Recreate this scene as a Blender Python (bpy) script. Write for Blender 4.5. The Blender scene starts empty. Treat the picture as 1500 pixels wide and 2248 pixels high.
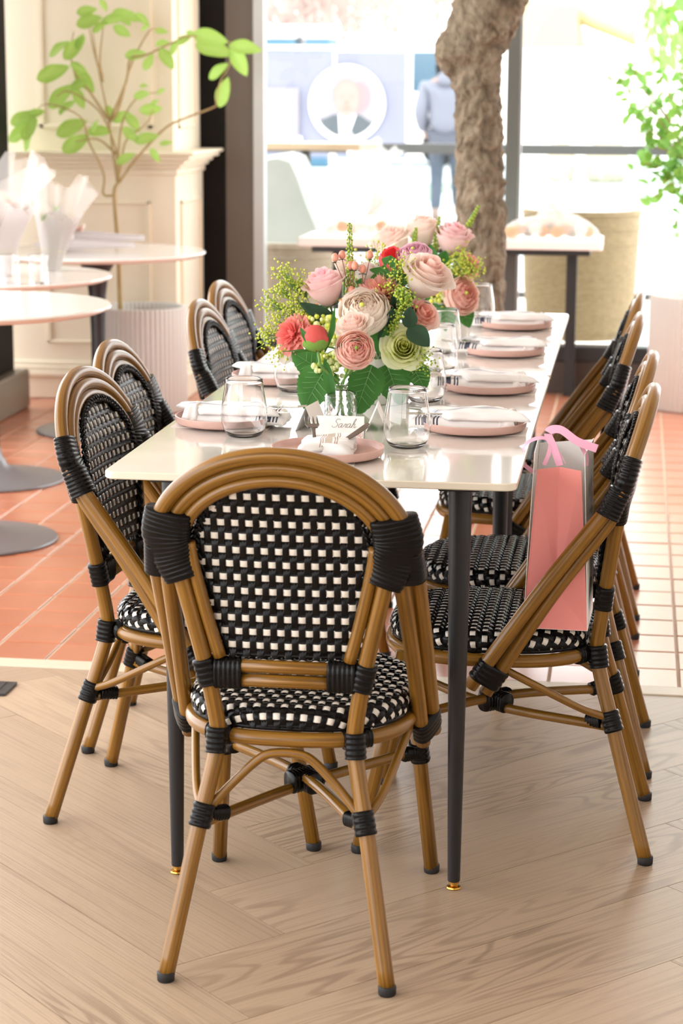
import bpy, bmesh, math, random
from mathutils import Vector, Matrix
R = random.Random(7)
PI = math.pi
SC = bpy.context.scene
COL = SC.collection
rad = math.radians

# ------------------------------------------------------------------ camera
H, TILT, YAW, ROLL, FPX = 1.3909, 0.2024, -0.1384, 0.0053, 4562.0
cd = bpy.data.cameras.new('camera'); cam = bpy.data.objects.new('camera', cd); COL.objects.link(cam)
fw = Vector((math.sin(YAW)*math.cos(TILT), math.cos(YAW)*math.cos(TILT), -math.sin(TILT)))
rt = Vector((math.cos(YAW), -math.sin(YAW), 0)); up = rt.cross(fw)
c_, s_ = math.cos(ROLL), math.sin(ROLL)
rt2, up2 = c_*rt + s_*up, -s_*rt + c_*up
cam.matrix_world = Matrix(((rt2.x, up2.x, -fw.x, 0), (rt2.y, up2.y, -fw.y, 0), (rt2.z, up2.z, -fw.z, H), (0, 0, 0, 1)))
cd.sensor_fit = 'VERTICAL'; cd.sensor_height = 36.0; cd.sensor_width = 24.0
cd.lens = 36.0*FPX/2248.0
cd.clip_end = 300
cd.dof.use_dof = True; cd.dof.focus_distance = 3.75; cd.dof.aperture_fstop = 6.0
SC.camera = cam
# ------------------------------------------------------------------ light
W = bpy.data.worlds.new('sky'); SC.world = W; W.use_nodes = True
bg = W.node_tree.nodes['Background']
bg.inputs[0].default_value = (0.985, 0.985, 1.0, 1); bg.inputs[1].default_value = 5.6
sun = bpy.data.lights.new('sun', 'SUN'); so = bpy.data.objects.new('sun', sun); COL.objects.link(so)
sun.energy = 0.7; sun.angle = rad(9); sun.color = (1, 0.97, 0.93)
so.rotation_euler = Vector((0.55, -0.80, -0.62)).to_track_quat('-Z', 'Y').to_euler()
vs = SC.view_settings
vs.view_transform = 'Standard'; vs.look = 'None'; vs.exposure = 0.0; vs.gamma = 1; vs.use_curve_mapping = False
SC.cycles.max_bounces = 16; SC.cycles.transparent_max_bounces = 24; SC.cycles.transmission_bounces = 16
SC.cycles.caustics_reflective = False; SC.cycles.caustics_refractive = True
SC.cycles.use_denoising = True
SC.cycles.sample_clamp_indirect = 6

# ------------------------------------------------------------------ materials
def lin(h):
    h = h.lstrip('#'); o = []
    for i in (0, 2, 4):
        c = int(h[i:i+2], 16)/255; o.append(c/12.92 if c <= .04045 else ((c+.055)/1.055)**2.4)
    return (*o, 1)
def mat(name, col, rough=.5, metal=0, noise=None, bump=None, coord='Object', attr=None, coat=0, sss=0, trans=0, spec=.5, col2=None, ior=1.45, alpha=1, sheen=0, rnd=0):
    m = bpy.data.materials.new(name); m.use_nodes = True
    nt = m.node_tree; b = nt.nodes['Principled BSDF']; L = nt.links.new
    c = lin(col) if isinstance(col, str) else (*col[:3], 1)
    b.inputs['Base Color'].default_value = c; b.inputs['Roughness'].default_value = rough; b.inputs['Metallic'].default_value = metal
    b.inputs['Specular IOR Level'].default_value = spec; b.inputs['Coat Weight'].default_value = coat; b.inputs['Coat Roughness'].default_value = .08
    b.inputs['Transmission Weight'].default_value = trans; b.inputs['IOR'].default_value = ior; b.inputs['Alpha'].default_value = alpha
    if sss: b.inputs['Subsurface Weight'].default_value = sss; b.inputs['Subsurface Radius'].default_value = (.01, .006, .004)
    if sheen: b.inputs['Sheen Weight'].default_value = sheen
    if attr:
        tc = nt.nodes.new('ShaderNodeAttribute'); tc.attribute_name = attr; src = tc.outputs['Vector']
    else:
        tc = nt.nodes.new('ShaderNodeTexCoord'); src = tc.outputs[coord]
    if rnd:
        oi = nt.nodes.new('ShaderNodeObjectInfo'); vm = nt.nodes.new('ShaderNodeVectorMath'); vm.operation = 'MULTIPLY_ADD'
        cb = nt.nodes.new('ShaderNodeCombineXYZ')
        for k in range(3): L(oi.outputs['Random'], cb.inputs[k])
        L(cb.outputs[0], vm.inputs[0]); vm.inputs[1].default_value = (37, 61, 13); L(src, vm.inputs[2]); src = vm.outputs[0]
    def ns(scale, det=4, dist=0):
        mp = nt.nodes.new('ShaderNodeMapping'); n = nt.nodes.new('ShaderNodeTexNoise')
        L(src, mp.inputs[0]); L(mp.outputs[0], n.inputs[0]); n.inputs['Scale'].default_value = 1; n.inputs['Detail'].default_value = det; n.inputs['Distortion'].default_value = dist
        mp.inputs['Scale'].default_value = scale if isinstance(scale, tuple) else (scale,)*3
        return n
    if noise:
        n = ns(noise[0], 5, noise[2] if len(noise) > 2 else 0)
        mx = nt.nodes.new('ShaderNodeMix'); mx.data_type = 'RGBA'
        d = lin(col2) if col2 else tuple(x*.6 for x in c[:3])+(1,)
        rp = nt.nodes.new('ShaderNodeMapRange'); rp.inputs[1].default_value = .35; rp.inputs[2].default_value = .68; rp.inputs[3].default_value = 0; rp.inputs[4].default_value = noise[1]
        L(n.outputs[0], rp.inputs[0]); L(rp.outputs[0], mx.inputs['Factor']); mx.inputs['A'].default_value = c; mx.inputs['B'].default_value = d
        L(mx.outputs['Result'], b.inputs['Base Color'])
    if bump:
        n = ns(bump[0]); bp = nt.nodes.new('ShaderNodeBump'); bp.inputs['Strength'].default_value = bump[1]; bp.inputs['Distance'].default_value = bump[2] if len(bump) > 2 else .002
        L(n.outputs[0], bp.inputs['Height']); L(bp.outputs[0], b.inputs['Normal'])
    return m
def pane_mat(name, tint=(1, 1, 1), gloss=.5):
    m = bpy.data.materials.new(name); m.use_nodes = True; nt = m.node_tree; nt.nodes.clear(); L = nt.links.new
    o = nt.nodes.new('ShaderNodeOutputMaterial'); t = nt.nodes.new('ShaderNodeBsdfTransparent'); g = nt.nodes.new('ShaderNodeBsdfGlossy'); mx = nt.nodes.new('ShaderNodeMixShader'); fr = nt.nodes.new('ShaderNodeFresnel')
    t.inputs[0].default_value = (*tint, 1); g.inputs['Roughness'].default_value = .02; fr.inputs[0].default_value = 1.4
    mu = nt.nodes.new('ShaderNodeMath'); mu.operation = 'MULTIPLY'; mu.inputs[1].default_value = gloss
    L(fr.outputs[0], mu.inputs[0]); L(mu.outputs[0], mx.inputs[0]); L(t.outputs[0], mx.inputs[1]); L(g.outputs[0], mx.inputs[2]); L(mx.outputs[0], o.inputs[0])
    return m
def film_mat(name, col, a, rough=.15):
    """thin wrap: part transparent, part diffuse/translucent/gloss"""
    m = bpy.data.materials.new(name); m.use_nodes = True; nt = m.node_tree; nt.nodes.clear(); L = nt.links.new
    o = nt.nodes.new('ShaderNodeOutputMaterial'); t = nt.nodes.new('ShaderNodeBsdfTransparent'); d = nt.nodes.new('ShaderNodeBsdfPrincipled'); tl = nt.nodes.new('ShaderNodeBsdfTranslucent')
    d.inputs['Base Color'].default_value = lin(col); d.inputs['Roughness'].default_value = rough; tl.inputs[0].default_value = lin(col)
    m1 = nt.nodes.new('ShaderNodeMixShader'); m1.inputs[0].default_value = .5; L(d.outputs[0], m1.inputs[1]); L(tl.outputs[0], m1.inputs[2])
    m2 = nt.nodes.new('ShaderNodeMixShader'); m2.inputs[0].default_value = a; L(t.outputs[0], m2.inputs[1]); L(m1.outputs[0], m2.inputs[2]); L(m2.outputs[0], o.inputs[0])
    return m
def petal_mat(name, c_in, c_out, tl=.35):
    """thin petal or leaf: colour runs by the 'tc' attribute (x = 0 heart .. 1 outer, y = 0 base .. 1 rim)"""
    m = bpy.data.materials.new(name); m.use_nodes = True; nt = m.node_tree; L = nt.links.new
    b = nt.nodes['Principled BSDF']; o = nt.nodes['Material Output']
    at = nt.nodes.new('ShaderNodeAttribute'); at.attribute_name = 'tc'; sp = nt.nodes.new('ShaderNodeSeparateXYZ'); L(at.outputs['Vector'], sp.inputs[0])
    n = nt.nodes.new('ShaderNodeTexNoise'); n.inputs['Scale'].default_value = 14; ad = nt.nodes.new('ShaderNodeMath'); ad.operation = 'MULTIPLY_ADD'; ad.inputs[1].default_value = .3; ad.use_clamp = True
    L(n.outputs[0], ad.inputs[0]); L(sp.outputs[0], ad.inputs[2])
    mx = nt.nodes.new('ShaderNodeMix'); mx.data_type = 'RGBA'; mx.inputs['A'].default_value = lin(c_in); mx.inputs['B'].default_value = lin(c_out)
    L(ad.outputs[0], mx.inputs['Factor']); L(mx.outputs['Result'], b.inputs['Base Color'])
    b.inputs['Roughness'].default_value = .55; b.inputs['Specular IOR Level'].default_value = .3
    t = nt.nodes.new('ShaderNodeBsdfTranslucent'); L(mx.outputs['Result'], t.inputs[0])
    ms = nt.nodes.new('ShaderNodeMixShader'); ms.inputs[0].default_value = tl; L(b.outputs[0], ms.inputs[1]); L(t.outputs[0], ms.inputs[2]); L(ms.outputs[0], o.inputs[0])
    return m

M = {}
M['bamboo'] = mat('bamboo', '#946824', .3, noise=((260, 260, 5), .9), col2='#61400f', attr='tc', coat=.15, bump=((300, 300, 4), .12))
M['bamboo_end'] = mat('bamboo_end', '#8a5a20', .6)
M['binding'] = mat('binding', '#110f0f', .24, spec=.22, noise=(40, .5), col2='#0a0909')
M['strand_black'] = mat('strand_black', '#100e0e', .26, spec=.2, noise=(60, .5), col2='#090808')
M['strand_white'] = mat('strand_white', '#e6dfd4', .35, noise=(50, .5), col2='#cfc6b8')
M['rubber'] = mat('rubber', '#1f1e1f', .6)
M['leg_black'] = mat('leg_black', '#232326', .38, bump=(900, .05))
M['brass'] = mat('brass', '#c79a4a', .22, 1)
M['chrome'] = mat('chrome', '#d8d6d2', .12, 1)
M['steel_dark_reflect'] = mat('steel_dark_reflect', '#5b5752', .18, 1)  # darker copy of the cutlery metal, dark reflections put into its base colour
M['stone'] = mat('stone', '#efebe4', .06, noise=((2.2, 1.2, 2), .55, 2.5), col2='#cfcbc4', coat=.3)
M['stone_edge'] = mat('stone_edge', '#e8ddc9', .25)
M['plate'] = mat('plate', '#d8b1a6', .42, noise=(90, .35), col2='#cea699')
M['linen'] = mat('linen', '#f0eeec', .85, bump=(1400, .25, .0006), sheen=.2)
M['navy'] = mat('navy', '#4b5062', .85, bump=(1400, .25, .0006))
M['navy_pale'] = mat('navy_pale', '#a9adba', .85)
M['taupe'] = mat('taupe', '#cbbfb0', .85); M['taupe_dark'] = mat('taupe_dark', '#b3998b', .85)
M['paper'] = mat('paper', '#f1e9e2', .7); M['paper_white'] = mat('paper_white', '#f4f0ec', .7)
M['ink'] = mat('ink', '#9a9488', .6); M['pinkink'] = mat('pinkink', '#e5a59c', .6)
M['glass'] = mat('glass', '#ffffff', 0.0, trans=1, ior=1.45)
M['ceramic'] = mat('ceramic', '#efebe6', .3, coat=.2)
M['water'] = mat('water', '#f4fbf4', 0, trans=1, ior=1.33)
M['stem'] = mat('stem', '#6f9a4a', .5, noise=(40, .6), col2='#55803a')
M['stem_red'] = mat('stem_red', '#8a5a44', .5)
M['leaf'] = petal_mat('leaf', '#356a2c', '#467f38', .28)
M['leaf_dark'] = petal_mat('leaf_dark', '#27402e', '#33523a', .15)
M['leaf_light'] = petal_mat('leaf_light', '#7fae4a', '#98c45c', .35)
M['leaf_tree'] = petal_mat('leaf_tree', '#b6d87c', '#a3ca60', .5)
M['scrub'] = mat('scrub', '#bdb59d', .9, noise=(5, .6), col2='#a9a78c')
M['vein'] = mat('vein', '#7fb070', .5)
M['lime'] = mat('lime', '#cfd75a', .6); M['lime2'] = mat('lime2', '#b6c746', .6); M['cream_green'] = mat('cream_green', '#dfe6a4', .6, sss=.1)
M['seed_green'] = mat('seed_green', '#8aa83f', .5)
M['berry'] = mat('berry', '#e8a08a', .35, noise=(60, .5), col2='#d98670')
M['bark_tree'] = mat('bark_tree', '#988c79', .9, noise=((26, 26, 16), .9, 1.0), col2='#5a4f41', bump=((60, 60, 45), .8, .014), spec=.2)
M['twig'] = mat('twig', '#b39a6a', .7, noise=((60, 60, 14), .6), col2='#8f7a4e')
M['coral'] = mat('coral', '#f69a94', .55, noise=(6, .3), col2='#f18d87')
M['bagwhite'] = mat('bagwhite', '#f6f4f0', .45); M['baginside'] = mat('baginside', '#f0eeeb', .6)
M['ribbon'] = mat('ribbon', '#f3b3cd', .4, sheen=.3)
M['orange_print'] = mat('orange_print', '#d9703a', .45); M['green_print'] = mat('green_print', '#3f6b44', .45); M['black_print'] = mat('black_print', '#2a2726', .4)
M['cream'] = mat('cream', '#ece2cc', .5, noise=(3, .2), col2='#e4d8bf')
M['brownblack'] = mat('brownblack', '#151211', .6, noise=(4, .3), col2='#0f0c0b', spec=.15)
M['brown_reveal'] = mat('brown_reveal', '#5d534b', .4, noise=((3, 3, 1), .4), col2='#4e463f')
M['skirting'] = mat('skirting', '#7a7466', .3)
M['alu'] = mat('alu', '#a9aaa8', .35, .3); M['frame_grey'] = mat('frame_grey', '#5a5d58', .4)
M['frame_dark'] = mat('frame_dark', '#2b2d2e', .35); M['plinth'] = mat('plinth', '#4b4038', .5)
M['ceil'] = mat('ceil', '#e4e2df', .9); M['plaster'] = mat('plaster', '#e8e6e2', .8)
M['grout'] = mat('grout', '#cdb79c', .8, noise=(30, .4), col2='#b9a084')
M['tile'] = mat('tile', '#c57c5a', .28, noise=(5, .7), col2='#b56a49', rnd=1, bump=(25, .05, .002), spec=.5, coat=.7)
M['tile'].node_tree.nodes['Principled BSDF'].inputs['Coat IOR'].default_value = 1.7; M['tile'].node_tree.nodes['Principled BSDF'].inputs['Coat Roughness'].default_value = .26
M['under'] = mat('under', '#4a3d31', .9)
M['threshold'] = mat('threshold', '#d8c8b0', .4)
M['white_top'] = mat('white_top', '#f1ede8', .12, noise=(2, .3), col2='#e6e1da')
M['ped_black'] = mat('ped_black', '#29282a', .4); M['disc_grey'] = mat('disc_grey', '#7f8083', .32, .35, bump=(500, .06))
M['rib_white'] = mat('rib_white', '#d2d1cb', .6); M['soil'] = mat('soil', '#d5cfc6', .9, bump=(60, .8, .01))
M['film'] = film_mat('film', '#f6f2ee', .32, .08); M['film_soft'] = film_mat('film_soft', '#f3ece8', .6, .2); M['tissue'] = film_mat('tissue', '#dcd6d6', .85, .5)
M['pane'] = pane_mat('pane', (.99, 1, .995), .35); M['pane_blue'] = pane_mat('pane_blue', (.86, .93, .96), .5)
M['wicker'] = mat('wicker', '#9c8a68', .7, noise=((30, 30, 90), .7), col2='#7d6d50')
M['wicker_pale'] = mat('wicker_pale', '#b4a692', .7, noise=((30, 30, 90), .5), col2='#978973')
M['sage'] = mat('sage', '#7d8769', .5); M['seafoam'] = mat('seafoam', '#a3a9a4', .8, noise=(3, .5), col2='#8e9893')
M['tan_top'] = mat('tan_top', '#a8937a', .4, noise=((3, 20, 3), .5), col2='#957f64')
M['rail'] = mat('rail', '#4b4c4c', .45)
M['pave'] = mat('pave', '#cfc8be', .9, noise=(.7, .4), col2='#bdb5a9'); M['street'] = mat('street', '#c9c6c2', .9, noise=(.2, .4), col2='#b7b4b0')
M['lawn'] = mat('lawn', '#8b977c', .9, noise=(8, .5), col2='#7f8c70')
M['banner'] = mat('banner', '#7b7e8f', .8, noise=((.5, .5, .3), .5), col2='#707487'); M['banner_pale'] = mat('banner_pale', '#8b8890', .8)
M['white'] = mat('white', '#f2f1ee', .5); M['skin'] = mat('skin', '#8f7266', .6); M['skin_light'] = mat('skin_light', '#948079', .6); M['hair_grey'] = mat('hair_grey', '#887c77', .7); M['suit'] = mat('suit', '#4a5257', .7); M['rose_print'] = mat('rose_print', '#8d777a', .7)
M['hair_dark'] = mat('hair_dark', '#3d3836', .6); M['jacket'] = mat('jacket', '#686d79', .6, bump=(6, .3, .02)); M['trouser'] = mat('trouser', '#4c505a', .8)
M['blue_cab'] = mat('blue_cab', '#4c7288', .5); M['dark_glass'] = mat('dark_glass', '#4a6474', .2); M['yellow'] = mat('yellow', '#b3a67c', .5); M['twig_far'] = mat('twig_far', '#a8958d', .9)
M['hedge'] = petal_mat('hedge', '#7fb85a', '#9ccb72', .4); M['flower_orange'] = mat('flower_orange', '#efb45a', .6); M['flower_grey'] = mat('flower_grey', '#b7b0a8', .6); M['flower_peach'] = mat('flower_peach', '#f0cdb6', .7)

# wood plank material: grain along local X, per-plank shift
def wood():
    m = bpy.data.materials.new('oak'); m.use_nodes = True; nt = m.node_tree; L = nt.links.new; b = nt.nodes['Principled BSDF']
    tc = nt.nodes.new('ShaderNodeTexCoord'); oi = nt.nodes.new('ShaderNodeObjectInfo'); cb = nt.nodes.new('ShaderNodeCombineXYZ')
    for k in range(3): L(oi.outputs['Random'], cb.inputs[k])
    vm = nt.nodes.new('ShaderNodeVectorMath'); vm.operation = 'MULTIPLY_ADD'; vm.inputs[1].default_value = (31, 17, 53); L(cb.outputs[0], vm.inputs[0]); L(tc.outputs['Object'], vm.inputs[2])
    def N(scale, det, dist=0):
        mp = nt.nodes.new('ShaderNodeMapping'); mp.inputs['Scale'].default_value = scale; n = nt.nodes.new('ShaderNodeTexNoise'); n.inputs['Scale'].default_value = 1; n.inputs['Detail'].default_value = det; n.inputs['Distortion'].default_value = dist
        L(vm.outputs[0], mp.inputs[0]); L(mp.outputs[0], n.inputs[0]); return n
    # cathedral figure: rings of a slowly varying noise field
    n1 = N((1.1, 7.5, 1), 2, .6)
    mu = nt.nodes.new('ShaderNodeMath'); mu.operation = 'MULTIPLY'; mu.inputs[1].default_value = 95; L(n1.outputs[0], mu.inputs[0])
    sn = nt.nodes.new('ShaderNodeMath'); sn.operation = 'SINE'; L(mu.outputs[0], sn.inputs[0])
    r1 = nt.nodes.new('ShaderNodeMapRange'); r1.inputs[1].default_value = .1; r1.inputs[2].default_value = 1; L(sn.outputs[0], r1.inputs[0])
    n2 = N((3, 260, 1), 5); n3 = N((.9, 3, 1), 3); n4 = N((1.6, 2.4, 1), 2)
    r4 = nt.nodes.new('ShaderNodeMapRange'); r4.inputs[1].default_value = .42; r4.inputs[2].default_value = .62; L(n4.outputs[0], r4.inputs[0])
    g = nt.nodes.new('ShaderNodeMath'); g.operation = 'MULTIPLY'; L(r1.outputs[0], g.inputs[0]); L(r4.outputs[0], g.inputs[1])
    mx = nt.nodes.new('ShaderNodeMix'); mx.data_type = 'RGBA'; mx.inputs['A'].default_value = lin('#c2aa8f'); mx.inputs['B'].default_value = lin('#a58c73'); L(n3.outputs[0], mx.inputs['Factor'])
    m2 = nt.nodes.new('ShaderNodeMix'); m2.data_type = 'RGBA'; m2.inputs['B'].default_value = lin('#876f5a'); L(mx.outputs['Result'], m2.inputs['A'])
    gm = nt.nodes.new('ShaderNodeMath'); gm.operation = 'MULTIPLY'; gm.inputs[1].default_value = .65; L(g.outputs[0], gm.inputs[0]); L(gm.outputs[0], m2.inputs['Factor'])
    m3 = nt.nodes.new('ShaderNodeMix'); m3.data_type = 'RGBA'; m3.inputs['B'].default_value = lin('#7f6853'); L(m2.outputs['Result'], m3.inputs['A'])
    r2 = nt.nodes.new('ShaderNodeMapRange'); r2.inputs[1].default_value = .5; r2.inputs[2].default_value = .75; r2.inputs[4].default_value = .5; L(n2.outputs[0], r2.inputs[0]); L(r2.outputs[0], m3.inputs['Factor'])
    hs = nt.nodes.new('ShaderNodeHueSaturation'); rv = nt.nodes.new('ShaderNodeMapRange'); rv.inputs[3].default_value = .88; rv.inputs[4].default_value = 1.08; L(oi.outputs['Random'], rv.inputs[0]); L(rv.outputs[0], hs.inputs['Value']); L(m3.outputs['Result'], hs.inputs['Color'])
    L(hs.outputs[0], b.inputs['Base Color']); b.inputs['Roughness'].default_value = .36
    bp = nt.nodes.new('ShaderNodeBump'); bp.inputs['Strength'].default_value = .25; bp.inputs['Distance'].default_value = .0015; L(n2.outputs[0], bp.inputs['Height']); L(bp.outputs[0], b.inputs['Normal'])
    return m
M['oak'] = wood()

# ------------------------------------------------------------------ mesh helpers
V = Vector
class MB:
    def __init__(s): s.v = []; s.f = []; s.m = []; s.t = []
    def add(s, v, f, mi=0, t=None, X=None):
        n = len(s.v)
        if X is not None: v = [X @ V(p) for p in v]
        s.v += [tuple(p) for p in v]; s.f += [tuple(i+n for i in q) for q in f]; s.m += [mi]*len(f)
        s.t += t if t else [(0, 0, 0)]*len(v)
        return s
    def mesh(s, name, mats, smooth=True):
        me = bpy.data.meshes.new(name); me.from_pydata(s.v, [], s.f)
        for m in (mats if isinstance(mats, (list, tuple)) else [mats]): me.materials.append(M[m])
        me.polygons.foreach_set('material_index', s.m)
        if smooth: me.polygons.foreach_set('use_smooth', [True]*len(s.f))
        a = me.attributes.new('tc', 'FLOAT_VECTOR', 'POINT'); a.data.foreach_set('vector', [x for t in s.t for x in t])
        me.update(); return me
def link(name, data, parent=None, loc=None):
    o = bpy.data.objects.new(name, data); COL.objects.link(o)
    if parent: o.parent = parent
    if loc is not None: o.location = loc
    return o
def part(name, mb, mats, parent=None, smooth=True, kind=None, label=None, auto=None, loc=None):
    me = mb.mesh(name, mats, smooth); o = link(name, me, parent, loc)
    if auto and smooth:
        bm = bmesh.new(); bm.from_mesh(me)
        for e in bm.edges:
            if len(e.link_faces) == 2 and e.calc_face_angle(0) > rad(auto): e.smooth = False
        bm.to_mesh(me); bm.free()
    if kind: o['kind'] = kind
    if label: o['label'] = label
    return o
def tag(o, label, cat, group=None):
    o['label'] = label; o['category'] = cat
    if group: o['group'] = group
    return o
def thing(name, label, cat, loc=(0, 0, 0), rz=0, group=None):
    o = bpy.data.objects.new(name, None); COL.objects.link(o); o.location = loc; o.rotation_euler = (0, 0, rz); o.empty_display_size = .05
    return tag(o, label, cat, group)
def copy_tree(o, parent=None):
    c = o.copy(); COL.objects.link(c); c.parent = parent
    for ch in list(o.children): copy_tree(ch, c)
    return c
def catmull(P, n=6, closed=False):
    P = [V(p) for p in P]; o = []; N = len(P)
    rng = range(N if closed else N-1)
    for i in rng:
        a = P[(i-1) % N] if (closed or i > 0) else P[0]*2-P[1]
        b, c = P[i], P[(i+1) % N]
        d = P[(i+2) % N] if (closed or i+2 < N) else P[-1]*2-P[-2]
        for k in range(n):
            t = k/n; o.append(.5*((2*b)+(c-a)*t+(2*a-5*b+4*c-d)*t*t+(3*b-a-3*c+d)*t**3))
    if not closed: o.append(P[-1])
    return o
def tube(mb, P, r, seg=12, closed=False, caps=True, mi=0, ref=None, rv=None, sq=1):
    P = [V(p) for p in P]; n = len(P)
    rr = r if isinstance(r, (list, tuple)) else [r]*n
    r2 = rv if isinstance(rv, (list, tuple)) else ([rv]*n if rv else rr)
    T = []
    for i in range(n):
        a = P[(i-1) % n] if (closed or i > 0) else P[i]; b = P[(i+1) % n] if (closed or i < n-1) else P[i]
        d = b-a; T.append(d.normalized() if d.length > 1e-9 else V((0, 0, 1)))
    u = V(ref) if ref else (V((0, 0, 1)) if abs(T[0].z) < .9 else V((1, 0, 0)))
    vs, ts = [], []; s = 0
    for i in range(n):
        u = (V(ref) if ref else u); u = (u-T[i]*u.dot(T[i])).normalized(); w = T[i].cross(u)
        if i: s += (P[i]-P[i-1]).length
        for k in range(seg):
            a = 2*PI*k/seg
            ca, sa = math.cos(a), math.sin(a); ca, sa = (math.copysign(abs(ca)**sq, ca), math.copysign(abs(sa)**sq, sa)) if sq != 1 else (ca, sa); vs.append(P[i]+u*(ca*rr[i])+w*(sa*r2[i])); ts.append((math.cos(a)*.012, math.sin(a)*.012, s+P[0].x*3))
    fs = []
    for i in range(n if closed else n-1):
        for k in range(seg):
            a, b = i*seg+k, i*seg+(k+1) % seg; j = ((i+1) % n)*seg
            fs.append((a, b, j+(k+1) % seg, j+k))
    if caps and not closed: fs.append(tuple(range(seg))[::-1]); fs.append(tuple((n-1)*seg+k for k in range(seg)))
    return mb.add(vs, fs, mi, ts)
def lathe(mb, prof, seg=32, mi=0, X=None, ribs=0, ramp=0):
    vs, fs, n = [], [], len(prof)
    for r, z in prof:
        for k in range(seg):
            a = 2*PI*k/seg; q = r*(1+(ramp*math.cos(ribs*a) if ribs else 0)); vs.append((q*math.cos(a), q*math.sin(a), z))
    for i in range(n-1):
        for k in range(seg): fs.append((i*seg+k, i*seg+(k+1) % seg, (i+1)*seg+(k+1) % seg, (i+1)*seg+k))
    if prof[0][0] > 1e-5: fs.append(tuple(range(seg))[::-1])
    if prof[-1][0] > 1e-5: fs.append(tuple((n-1)*seg+k for k in range(seg)))
    return mb.add(vs, fs, mi, None, X)
def box(mb, x0, x1, y0, y1, z0, z1, mi=0, X=None, b=0):
    if b <= 0:
        v = [(x, y, z) for z in (z0, z1) for x, y in ((x0, y0), (x1, y0), (x1, y1), (x0, y1))]
        return mb.add(v, [(3, 2, 1, 0), (4, 5, 6, 7), (0, 1, 5, 4), (1, 2, 6, 5), (2, 3, 7, 6), (3, 0, 4, 7)], mi, None, X)
    pts = [(x0, y0), (x1, y0), (x1, y1), (x0, y1)]
    return prism(mb, pts, z0, z1, b, mi, X)
def inset(pts, d):
    n = len(pts); o = []
    for i in range(n):
        p, c, q = V(pts[i-1]), V(pts[i]), V(pts[(i+1) % n])
        e1 = (c-p).normalized(); e2 = (q-c).normalized(); n1 = V((-e1.y, e1.x)); n2 = V((-e2.y, e2.x)); bsc = n1+n2
        k = d/max(.2, bsc.dot(n1)); o.append(tuple(c+bsc*k))
    return o
def prism(mb, pts, z0, z1, b=.002, mi=0, X=None, mside=None):
    """flat piece with bevelled rims, outline counter-clockwise"""
    n = len(pts); q = inset(pts, b) if b else pts
    rings = [(q, z0), (pts, z0+b), (pts, z1-b), (q, z1)] if b else [(pts, z0), (pts, z1)]
    vs = [(x, y, z) for P, z in rings for x, y in P]; fs = [tuple(range(n))[::-1], tuple((len(rings)-1)*n+k for k in range(n))]
    ft = []
    for i in range(len(rings)-1):
        for k in range(n): ft.append((i*n+k, i*n+(k+1) % n, (i+1)*n+(k+1) % n, (i+1)*n+k))
    mb.add(vs, fs+ft, mi, None, X)
    if mside is not None: mb.m[-len(ft):] = [mside]*len(ft)
    return mb
def rrect(x0, x1, y0, y1, r, n=5):
    o = []
    for cx, cy, a in ((x1-r, y0+r, -90), (x1-r, y1-r, 0), (x0+r, y1-r, 90), (x0+r, y0+r, 180)):
        for k in range(n+1):
            t = rad(a+90*k/n); o.append((cx+r*math.cos(t), cy+r*math.sin(t)))
    return o
def ball(mb, c, r, mi=0, seg=8, rings=5, sz=1, t=None):
    prof = [(r*math.sin(PI*i/rings), -r*sz*math.cos(PI*i/rings)) for i in range(rings+1)]
    vs = [(c[0], c[1], c[2]+prof[0][1])]; fs = []
    for p in prof[1:-1]:
        for k in range(seg): vs.append((c[0]+p[0]*math.cos(2*PI*k/seg), c[1]+p[0]*math.sin(2*PI*k/seg), c[2]+p[1]))
    vs.append((c[0], c[1], c[2]+prof[-1][1])); m = rings-1
    for k in range(seg):
        fs.append((0, 1+(k+1) % seg, 1+k)); e = 1+(m-1)*seg; fs.append((len(vs)-1, e+k, e+(k+1) % seg))
        for i in range(m-1): fs.append((1+i*seg+k, 1+i*seg+(k+1) % seg, 1+(i+1)*seg+(k+1) % seg, 1+(i+1)*seg+k))
    return mb.add(vs, fs, mi, [t]*len(vs) if t else None)
def aim(d, roll=0):
    """matrix that takes +Z to d"""
    return V(d).to_track_quat('Z', 'Y').to_matrix().to_4x4() @ Matrix.Rotation(roll, 4, 'Z')
def struct(name, mb, mats, parent=None, smooth=False, auto=None):
    o = part(name, mb, mats, parent, smooth, auto=auto)
    if not parent: o['kind'] = 'structure'
    return o
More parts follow.
